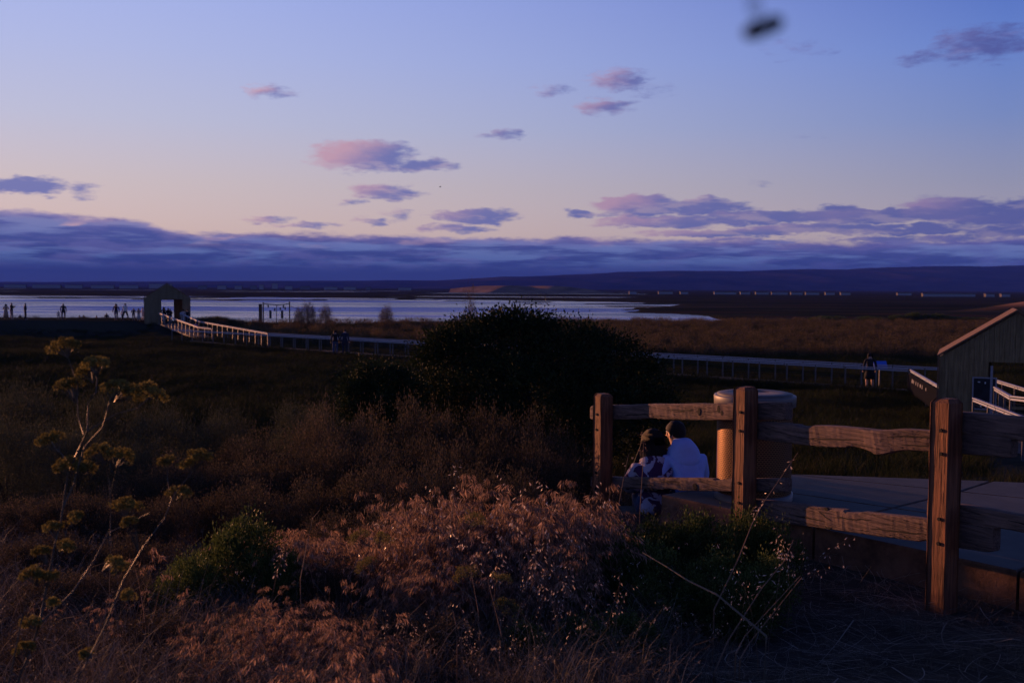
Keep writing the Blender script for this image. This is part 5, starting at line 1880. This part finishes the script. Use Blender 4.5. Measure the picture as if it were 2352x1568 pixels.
def dress_mesh(src, J, top, legs, hair='hair', short=False, skirt=False):
    """same continuous body; faces take skin, hair or clothes by where they lie"""
    me = src.copy()
    me.materials.clear()
    for m_ in (MT['skin'], MT[hair], MT[top], MT[legs], MT['shoe']):
        me.materials.append(m_)
    idx = []
    hx = J['skull']
    segs = [('hip', 'knee'), ('knee', 'ankle'), ('shoulder', 'elbow'), ('elbow', 'wrist'), ('wrist', 'hand')]
    for p in me.polygons:
        c = p.center
        if c.z > J['jaw'][2] - 0.045:
            idx.append(1 if (c.y < hx[1] + 0.035 and c.z > J['jaw'][2] + 0.01) or c.z > hx[2] + 0.045 else 0)
        elif c.z > J['neck'][2] - 0.02 and abs(c.x) < 0.075:
            idx.append(0)
        elif c.z < 0.085:
            idx.append(4)
        else:
            hand = any((Vector(J['hand' + n][:3]) - c).length < 0.085 for n in 'lr')
            if hand:
                idx.append(0)
            elif c.z < 0.93 and abs(c.x) < 0.215 and not any((Vector(J['wrist' + n][:3]) - c).length < 0.07 for n in 'lr'):
                idx.append(0 if short and c.z < 0.5 else 3)
            else:
                idx.append(2)
    me.polygons.foreach_set('material_index', np.array(idx, np.int32))
    return me


def long_hair(J, parent, length=0.34):
    s = J['skull']
    mb = MB()
    prof = [(s[2] + .085, .05), (s[2] + .05, .092), (s[2] - .02, .108), (s[2] - .11, .108), (s[2] - .2, .115), (s[2] - length, .09)]
    V, n = [], 12
    for z, r in prof:
        for j in range(n):
            a = math.pi + math.pi * 1.25 * (j / (n - 1) - 0.5) - math.pi / 2
            V.append((math.cos(a) * r, s[1] - .012 + math.sin(a) * r * .95, z))
    V2 = [(v[0] * .82, v[1] + .012, v[2]) for v in V]
    m_ = len(V)
    Fs = []
    for i in range(len(prof) - 1):
        for j in range(n - 1):
            Fs += [(i * n + j, i * n + j + 1, (i + 1) * n + j + 1, (i + 1) * n + j), (m_ + i * n + j, m_ + (i + 1) * n + j, m_ + (i + 1) * n + j + 1, m_ + i * n + j + 1)]
    L_ = len(prof) - 1
    for j in range(n - 1):
        Fs += [(L_ * n + j, L_ * n + j + 1, m_ + L_ * n + j + 1, m_ + L_ * n + j), (j, m_ + j, m_ + j + 1, j + 1)]
    mb.add(V + V2, Fs)
    return mb.build('hair', MT['hair'], parent, smooth=True)


def skirt(parent, z0, z1, r0, r1, mat):
    V, Fs = lathe([(r0 * .98, z0), (r0 * 1.02, z0 - .1), ((r0 + r1) * .53, (z0 + z1) / 2), (r1, z1), (r1 - .015, z1 + .004)], 18)
    V = [(v[0], v[1] * .8, v[2]) for v in V]
    return obj('skirt', mesh_from('skirt', V, Fs, MT[mat], True), parent)


def person(px, feet, depth, height, face, pose, top, legs, label, longhair=False, dress=None, group=None, short=False, z=None, hoodless=True):
    p = at(px, feet, depth)
    e = empty('person', (p.x, p.y, z if z is not None else p.z), R(face))
    tag(e, label, 'person', group)
    s = height / 1.76
    me = dress_mesh(POSE_ME[pose], POSES[pose][0], top, legs, short=short)
    b = obj('body', me, e)
    b.scale = (s * 1.18, s * 1.12, s)
    if longhair:
        h_ = long_hair(POSES[pose][0], e)
        h_.scale = (s * 1.15, s * 1.12, s)
    if dress:
        k_ = skirt(e, 1.08, 0.5 if dress[1] == 'short' else 0.22, .135, .24 if dress[1] == 'short' else .26, dress[0])
        k_.scale = (s * 1.15, s * 1.12, s)
    return e


LD = 101.0
gz = lambda px, d: float(terrain(at(px, 740, d).x, d))


def on_levee(px, depth, *a, **k):
    return person(px, 740, depth, *a, z=gz(px, depth), **k)


on_levee(14, 102, 1.60, 10, 'front', 'tan_cloth', 'tan_cloth', 'woman in a light tan dress at the far left, beside a man in black', longhair=True, dress=('tan_cloth', 'long'))
on_levee(27, 102.3, 1.74, -40, 'phone', 'black_cloth', 'tan_cloth', 'man in a black top raising both hands, right of the woman in tan')
on_levee(58.5, 100.5, 1.74, -60, 'hip', 'navy', 'black_cloth', 'man in dark clothes with a hand on his hip, alone on the levee left')
on_levee(46, 112.0, 1.15, 0, 'down', 'grey_cloth', 'navy', 'child half hidden behind the levee between two dark-clad adults at the left')
on_levee(146, 101, 1.70, 20, 'walk', 'black_cloth', 'navy', 'adult in a black coat holding a small child by the hand')
on_levee(134.5, 100.8, 0.95, 15, 'down', 'pale_cloth', 'grey_cloth', 'small child in pale clothes beside the adult in the black coat')
on_levee(267, 101, 1.70, 30, 'walk', 'black_cloth', 'denim', 'woman with dark hair and blue jeans walking left of the man in white', longhair=True)
on_levee(288, 100.6, 1.80, -10, 'walk', 'white_cloth', 'black_cloth', 'tall man in a white shirt and dark trousers on the levee')
on_levee(281.5, 102, 1.1, -10, 'down', 'white_cloth', 'denim', 'small child in white half hidden behind the tall man in white')
on_levee(307, 100.5, 1.30, 5, 'front', 'navy', 'grey_cloth', 'boy in dark clothes between the man in white and the lakeside hut')
on_levee(319, 100.2, 1.25, 40, 'front', 'tan_cloth', 'pale_cloth', 'girl in a pale dress next to the left wall of the lakeside hut', longhair=True, dress=('pale_cloth', 'long'))
on_levee(328, 101.5, 1.35, -40, 'hip', 'white_cloth', 'white_cloth', 'person in white right against the left wall of the lakeside hut')
for (px, d, lab) in [(183, 113.2, 'head and shoulders of a person down the bank, left of two'), (192.5, 113.0, 'head and shoulders of a person down the bank, right of two'),
                     (222, 113.3, 'lone head of a person down the bank between the two groups'), (245, 112.4, 'small dark figure down the bank left of the woman in jeans')]:
    on_levee(px, d, 1.5, rnd.uniform(-40, 40), 'down', 'black_cloth', 'navy', lab)
# in and before the lakeside hut
axl = Vector((math.sin(R(-18.6)), math.cos(R(-18.6)), 0))
sdl = Vector((axl.y, -axl.x, 0))


def by_hut(u, v, *a, z=0.02, **k):
    p = HL + sdl * u + axl * v
    e = person(380, 740, 100, *a, z=HL.z + z, **k)
    e.location = (p.x, p.y, HL.z + z)
    return e


by_hut(-.36, 1.9, 1.78, 20, 'front', 'navy', 'navy', 'tall long-haired person in the lit doorway of the lakeside hut, at its left side', longhair=True)
by_hut(.06, 1.4, 1.74, -15, 'down', 'black_cloth', 'black_cloth', 'person with short hair in the middle of the lakeside doorway')
by_hut(.30, -.6, 1.62, 150, 'front', 'black_cloth', 'grey_cloth', 'person in a black printed top and cap with folded arms before the lakeside doorway', z=0.1)
by_hut(-.42, -.7, 1.25, 30, 'down', 'pale_cloth', 'pale_cloth', 'child in a pale dress at the doorway behind the sunlit ramp rail', dress=('pale_cloth', 'short'), z=0.1)
by_hut(1.52, -1.0, 1.60, 15, 'down', 'pale_cloth', 'pale_cloth', 'woman with dark hair and a pale dress right of the lakeside doorway', longhair=True, dress=('pale_cloth', 'long'), z=0.05)
by_hut(1.92, -1.1, 1.62, -20, 'hip', 'black_cloth', 'black_cloth', 'person all in black at the right wall of the lakeside hut', z=0.02)
by_hut(2.65, -5.5, 1.25, 30, 'front', 'black_cloth', 'violet_cloth', 'child in violet trousers on the ramp right of the lakeside hut', z=-.35)
# on the boardwalk
person(770, 806, 66.5, 1.66, 10, 'down', 'black_cloth', 'denim', 'woman in a black coat with a handbag, left of the strolling couple', longhair=True, z=DZ)
person(792, 806, 66.0, 1.78, -15, 'down', 'navy', 'navy', 'man in a dark jacket, right of the strolling couple', z=DZ)
w_ = person(1997, 893, 45.2, 1.68, -8, 'down', 'black_cloth', 'black_cloth', 'woman in a black dress with bare legs and white shoes on the boardwalk at right', longhair=True, dress=('black_cloth', 'short'), short=True, z=DZ)


# ------------------------------------------------------------------ the seated couple
def hand_chain(J, E, n, wrist, dirn, up):
    """palm and five fingers of unequal length, slightly curled, rooted in the palm"""
    w = Vector(wrist)
    d = Vector(dirn).normalized()
    s = d.cross(Vector(up)).normalized()
    dn = -Vector(up).normalized()
    palm = w + d * 0.075
    J['palm' + n] = (*palm, .026)
    E.append(('wrist' + n, 'palm' + n))
    for k, (off, ln) in enumerate(((-.030, .062), (-.010, .074), (.010, .070), (.030, .054))):
        a = palm + s * off + d * 0.012
        b = a + d * ln * .55 + dn * .008
        c = b + d * ln * .40 + dn * .022
        J[f'f{k}a{n}'], J[f'f{k}b{n}'], J[f'f{k}c{n}'] = (*a, .0095), (*b, .0088), (*c, .0078)
        E += [('palm' + n, f'f{k}a{n}'), (f'f{k}a{n}', f'f{k}b{n}'), (f'f{k}b{n}', f'f{k}c{n}')]
    t0 = palm - d * .02 - s * .035
    t1 = t0 + d * .03 - s * .018 + dn * .01
    t2 = t1 + d * .026 - s * .004 + dn * .012
    J['ta' + n], J['tb' + n], J['tc' + n] = (*t0, .011), (*t1, .0105), (*t2, .009)
    E += [('palm' + n, 'ta' + n), ('ta' + n, 'tb' + n), ('tb' + n, 'tc' + n)]


def seated(scale_w, turn, fwd, arm_l=None, arm_r=None):
    """seated on the step facing +y, heels below; turn (metres) shifts the head sideways"""
    f = fwd
    J = {'pelvis': (0, 0, .13, .145 * scale_w), 'waist': (0, .03 * f, .27, .138 * scale_w), 'chest': (0, .10 * f, .41, .142 * scale_w), 'upper': (0, .165 * f, .515, .085 * scale_w),
         'neck': (turn * .3, .20 * f, .60, .058), 'jaw': (turn * .8, .255 * f, .665, .070), 'skull': (turn, .25 * f, .745, .090), 'crown': (turn, .235 * f, .80, .062)}
    E = [('pelvis', 'waist'), ('waist', 'chest'), ('chest', 'upper'), ('upper', 'neck'), ('neck', 'jaw'), ('jaw', 'skull'), ('skull', 'crown')]
    for s, n, arm in ((-1, 'l', arm_l), (1, 'r', arm_r)):
        J['hip' + n] = (s * .10, .06, .10, .105)
        J['knee' + n] = (s * .14, .46, .16, .066)
        J['ankle' + n] = (s * .12, .52, -.30, .046)
        J['toe' + n] = (s * .14, .68, -.365, .040)
        J['shoulder' + n] = (s * .178 * scale_w, .15 * f, .470, .064 * scale_w)
        el_, wr = arm or ((s * .26, .16 * f + .06, .27), (s * .14, .36, .24))
        J['elbow' + n] = (*el_, .052)
        J['wrist' + n] = (*wr, .033)
        E += [('pelvis', 'hip' + n), ('hip' + n, 'knee' + n), ('knee' + n, 'ankle' + n), ('ankle' + n, 'toe' + n), ('upper', 'shoulder' + n), ('shoulder' + n, 'elbow' + n), ('elbow' + n, 'wrist' + n)]
        dr = (Vector(wr) - Vector(el_)).normalized() * .6 + Vector((0, .6, -.2))
        hand_chain(J, E, n, wr, dr, (0, 0.2, 1))
    return J, E


def face_bits(J, parent, yaw):
    """nose, ears, eyes, brows and lips set on the head, turned with it"""
    h = Vector(J['skull'][:3])
    rot = Matrix.Rotation(yaw, 3, 'Z')
    mb = MB()

    def pt(v):
        return h + rot @ Vector(v)
    mb.tube([pt((0, .078, .008)), pt((0, .098, -.020)), pt((0, .104, -.034)), pt((0, .086, -.044))], [.008, .012, .015, .010], 6)
    n_ = mb.build('nose', MT['skin'], parent, smooth=True)
    for s in (-1, 1):
        e_ = MB()
        V, n = [], 10
        for k, (r, off) in enumerate(((.030, -.004), (.034, .006), (.022, .011), (.010, .006))):
            for j in range(n):
                a = 2 * math.pi * j / n
                V.append(pt((s * (.086 + off), -.004 + math.cos(a) * r * .62 - off * .6, -.022 + math.sin(a) * r)))
        e_.add(V, [(i * n + j, i * n + (j + 1) % n, (i + 1) * n + (j + 1) % n, (i + 1) * n + j) for i in range(3) for j in range(n)] + [[30 + j for j in range(n)], list(range(n))])
        e_.build('ear', MT['skin'], parent, smooth=True)
        ey = MB().tube([pt((s * .033 - .011, .078, .004)), pt((s * .033, .084, .004)), pt((s * .033 + .011, .078, .004))], [.003, .0075, .003], 6)
        ey.build('eye', MT['white_cloth'], parent, smooth=True)
        MB().tube([pt((s * .050, .074, .022)), pt((s * .034, .084, .026)), pt((s * .018, .086, .022))], [.003, .0045, .003], 5).build('eyebrow', MT['hair'], parent)
    MB().tube([pt((-.022, .076, -.062)), pt((0, .086, -.062)), pt((.022, .076, -.062))], [.003, .007, .003], 6).build('mouth', MT['skin'], parent, smooth=True)


SEAT_Z = 2.80
mp = at(1582, 1100, 9.78)
wp = at(1503, 1100, 9.74)
Jm, Em = seated(1.02, -.035, 1.05, ((-.30, .05, .30), (-.33, .12, .36)), None)
Jw, Ew = seated(.90, .0, .95)
gar_m = {k: v for k, v in Jm.items() if k.split('l')[0].rstrip('r') in ()}


def garment(J, grow, cuff=True):
    ks = ['pelvis', 'waist', 'chest', 'upper', 'shoulderl', 'elbowl', 'shoulderr', 'elbowr', 'wristl', 'wristr']
    g = {k: (*J[k][:3], J[k][3] + grow) for k in ks}
    g['hem'] = (J['pelvis'][0], J['pelvis'][1] - .005, J['pelvis'][2] - .10, J['pelvis'][3] + grow * 1.2)
    E = [('hem', 'pelvis'), ('pelvis', 'waist'), ('waist', 'chest'), ('chest', 'upper'), ('upper', 'shoulderl'), ('shoulderl', 'elbowl'), ('elbowl', 'wristl'), ('upper', 'shoulderr'),
         ('shoulderr', 'elbowr'), ('elbowr', 'wristr')]
    return g, E


gm, gme = garment(Jm, .030)
gw, gwe = garment(Jw, .028)
body_m, body_w, top_m, top_w = bake([skeleton_mesh('body', Jm, Em, 'pelvis'), skeleton_mesh('body', Jw, Ew, 'pelvis'), skeleton_mesh('hoodie', gm, gme, 'chest'), skeleton_mesh('cardigan', gw, gwe, 'chest')])


def dress_seated(me, J, legs):
    me.materials.clear()
    for m_ in (MT['skin'], MT['hair'], MT[legs], MT['shoe']):
        me.materials.append(m_)
    idx = []
    for p in me.polygons:
        c = p.center
        if c.z < -.29:
            idx.append(3)
        elif c.z < .23 and c.y > -.2 and not any((Vector(J['palm' + n][:3]) - c).length < .13 for n in 'lr'):
            idx.append(2)
        else:
            idx.append(0)
    me.polygons.foreach_set('material_index', np.array(idx, np.int32))
    return me


def hair_cap(J, yaw, mat, parent, short=True):
    """cropped hair: a shell over the skull, lower at the back than at the brow"""
    h = Vector(J['skull'][:3]) + Vector((0, -.004, .008))
    rot = Matrix.Rotation(yaw, 3, 'Z')
    V, Fs = [], []
    n, m_ = 28, 11
    r_ = np.random.default_rng(4)
    for i in range(m_):
        for j in range(n):
            a = 2 * math.pi * j / n                       # 0 = +x, pi/2 = front
            front = max(0.0, math.sin(a))
            lim = 2.25 - 1.05 * front ** 0.7 - 0.35 * abs(math.cos(a)) ** 4
            th = lim * i / (m_ - 1)
            rr = 1.0 + r_.normal(0, .012) + (.05 if i < 5 else 0)
            V.append(h + rot @ Vector((math.sin(th) * math.cos(a) * .098 * rr, math.sin(th) * math.sin(a) * .106 * rr, math.cos(th) * .108 * rr)))
    for i in range(m_ - 1):
        for j in range(n):
            Fs.append((i * n + j, i * n + (j + 1) % n, (i + 1) * n + (j + 1) % n, (i + 1) * n + j))
    return MB().add(V, Fs).build('hair', mat, parent, smooth=True)


man = empty('person', (mp.x, mp.y, SEAT_Z), R(14))
tag(man, 'seated person in a pale hoodie seen from behind, dark cropped hair, behind the fence', 'person')
obj('body', dress_seated(body_m, Jm, 'denim'), man)
top_m.materials.clear()
top_m.materials.append(MT['hoodie'])
obj('hoodie', top_m, man)
hair_cap(Jm, R(35), MT['hair'], man)
face_bits(Jm, man, R(35))
# the hood lying on the shoulders: a thick folded ring, deeper at the back
V, Fs = [], []
n, m_ = 26, 10
ce = Vector((Jm['neck'][0], Jm['neck'][1] - .035, Jm['neck'][2] - .030))
for i in range(n):
    a = 2 * math.pi * i / n
    back = max(0, -math.sin(a))
    rad = .105 + .030 * back
    tube_r = .030 + .026 * back
    for j in range(m_):
        b = 2 * math.pi * j / m_
        q = rad + math.cos(b) * tube_r * (1 + .25 * back)
        V.append((ce.x + math.cos(a) * q * 1.04, ce.y + math.sin(a) * q * .84, ce.z + math.sin(b) * tube_r * 1.15 - .075 * back * (math.cos(b) + .55) + .035 * back + .010 * math.sin(3 * a)))
Fs = [(i * m_ + j, ((i + 1) % n) * m_ + j, ((i + 1) % n) * m_ + (j + 1) % m_, i * m_ + (j + 1) % m_) for i in range(n) for j in range(m_)]
hd = MB().add(V, Fs).build('hood', MT['hoodie'], man, smooth=True)
sb = hd.modifiers.new('sub', 'SUBSURF')
sb.levels = sb.render_levels = 1
# the hood's pouch hanging between the shoulder blades, a soft pillow with a fold
V, Fs = [], []
n, m_ = 15, 20
for i in range(n):
    t = i / (n - 1)
    hw = .060 + .105 * math.sin(math.pi * min(1, t * .78 + .06)) ** 1.0 - .055 * max(0, t - .75) / .25
    zc = Jm['neck'][2] + .095 - .285 * t
    yc = Jm['neck'][1] - .055 - .155 * t ** .8
    th = (.028 + .050 * math.sin(math.pi * (t * .9 + .05))) * (1 + .16 * math.sin(9 * t))
    for j in range(m_):
        a = 2 * math.pi * j / m_
        ca, sa = math.cos(a), math.sin(a)
        V.append((Jm['neck'][0] + .012 + hw * math.copysign(abs(ca) ** .8, ca), yc + th * sa + .045 * ca * ca, zc + .012 * ca * ca - .010 * math.cos(2 * a)))
Fs = [(i * m_ + j, i * m_ + (j + 1) % m_, (i + 1) * m_ + (j + 1) % m_, (i + 1) * m_ + j) for i in range(n - 1) for j in range(m_)]
Fs += [list(range(m_))[::-1], [(n - 1) * m_ + j for j in range(m_)]]
pc = MB().add(V, Fs).build('hood_pouch', MT['hoodie'], man, smooth=True)
sb = pc.modifiers.new('sub', 'SUBSURF')
sb.levels = sb.render_levels = 1

wom = empty('person', (wp.x, wp.y, SEAT_Z - .075), R(-4))
tag(wom, 'seated woman with long dark hair in a purple and white patterned cardigan behind the fence', 'person')
obj('body', dress_seated(body_w, Jw, 'denim'), wom)
top_w.materials.clear()
top_w.materials.append(MT['knit'])
obj('cardigan', top_w, wom)
face_bits(Jw, wom, R(-12))
hair_cap(Jw, R(-12), MT['hair'], wom)
# long hair down to the shoulders: locks from the crown over the back
h = Vector(Jw['skull'][:3])
mb = MB()
r_ = random.Random(9)
for k in range(64):
    a = math.pi + (k / 63 - 0.5) * math.pi * 1.28 + math.pi / 2
    a += r_.uniform(-.04, .04)
    ca, sa = math.cos(a), math.sin(a)
    ln = r_.uniform(.30, .40)
    q = [h + Vector((ca * .050, sa * .050, .098)), h + Vector((ca * .098, sa * .104, .045)), h + Vector((ca * .110, sa * .115, -.045)),
         h + Vector((ca * .118 + r_.uniform(-.01, .01), sa * .128 - .020, -.15)), h + Vector((ca * .13 + r_.uniform(-.02, .02), sa * .13 - .045, -.15 - ln * .38)),
         h + Vector((ca * .125 + r_.uniform(-.03, .03), sa * .12 - .055, -.14 - ln * .62))]
    mb.tube(q, [.014, .019, .020, .019, .015, .004], 5)
for k in range(8):
    q = [h + Vector((-.09, -.03, .03)), h + Vector((-.118, -.02, -.06)), h + Vector((-.135 - k * .004, -.03, -.17)), h + Vector((-.155 - k * .007, -.05, -.27)), h + Vector((-.17 - k * .01, -.055, -.34 - k * .004))]
    mb.tube(q, [.012, .013, .012, .009, .003], 5)
lk = mb.build('long_hair', MT['hair'], wom, smooth=True)
lk['kind'] = 'stuff'

# ================================================================== flying things
ip = at(1752, 64, 0.38)
ins = empty('flying_insect', tuple(ip), 0)
tag(ins, 'dark out-of-focus insect flying near the lens at the top right', 'insect')
rot = Matrix.Rotation(R(-20), 3, 'Y')
V, Fs = lathe([(0.0001, -.0085), (.0024, -.0072), (.0034, -.004), (.0036, -.001), (.0026, .0012), (.0036, .0035), (.0030, .0062), (.0014, .0082), (.0001, .0088)], 12)
Rm = rot @ Matrix.Rotation(R(90), 3, 'Y')
V = [tuple(Rm @ Vector(v)) for v in V]
obj('body', mesh_from('body', V, Fs, MT['hole'], True), ins).scale = (0.95, 1.0, 0.95)
wm, wN, wb = new_mat('insect_wing', 0.4, (0.10, 0.09, 0.09))
tr_ = wN.n('ShaderNodeBsdfTransparent')
mx_ = wN.n('ShaderNodeMixShader')
mx_.inputs[0].default_value = 0.22
wN.link(tr_.outputs[0], mx_.inputs[1])
wN.link(wb.outputs[0], mx_.inputs[2])
wN.link(mx_.outputs[0], wm.node_tree.nodes['Material Output'].inputs[0])
for s in (-1, 1):
    t = [(0, 0, 0), (.003, 0, .004), (.0042, 0, .009), (.0025, 0, .0125), (-.001, 0, .0115), (-.0025, 0, .006)]
    V = [tuple(rot @ Vector((x - .001 + s * .0015, y + s * .002 + s * z * .35, z + .002))) for x, y, z in t]
    obj('wing', mesh_from('wing', V, [list(range(6))], wm), ins)
bp_ = at(1011, 429.3, 260)
brd = empty('flying_bird', tuple(bp_), R(20))
tag(brd, 'tiny distant bird flying above the clouds left of centre', 'bird')
V, Fs = lathe([(.002, -.30), (.07, -.16), (.10, 0), (.07, .18), (.03, .26), (.002, .32)], 10)
V = [(v[2], v[0], v[1]) for v in V]
obj('body', mesh_from('body', V, Fs, MT['navy'], True), brd)
for s in (-1, 1):
    V = [(.10, 0, .05), (-.10, 0, .05), (-.08, s * .35, .16), (.10, s * .35, .17), (-.06, s * .62, .12), (.02, s * .66, .12)]
    V += [(x, y, z - .015) for x, y, z in V]
    obj('wing', mesh_from('wing', V, [(0, 1, 2, 3), (3, 2, 4, 5), (7, 6, 9, 8), (8, 9, 11, 10), (0, 3, 9, 6), (3, 5, 11, 9), (5, 4, 10, 11), (4, 2, 8, 10), (2, 1, 7, 8)], MT['navy']), brd)
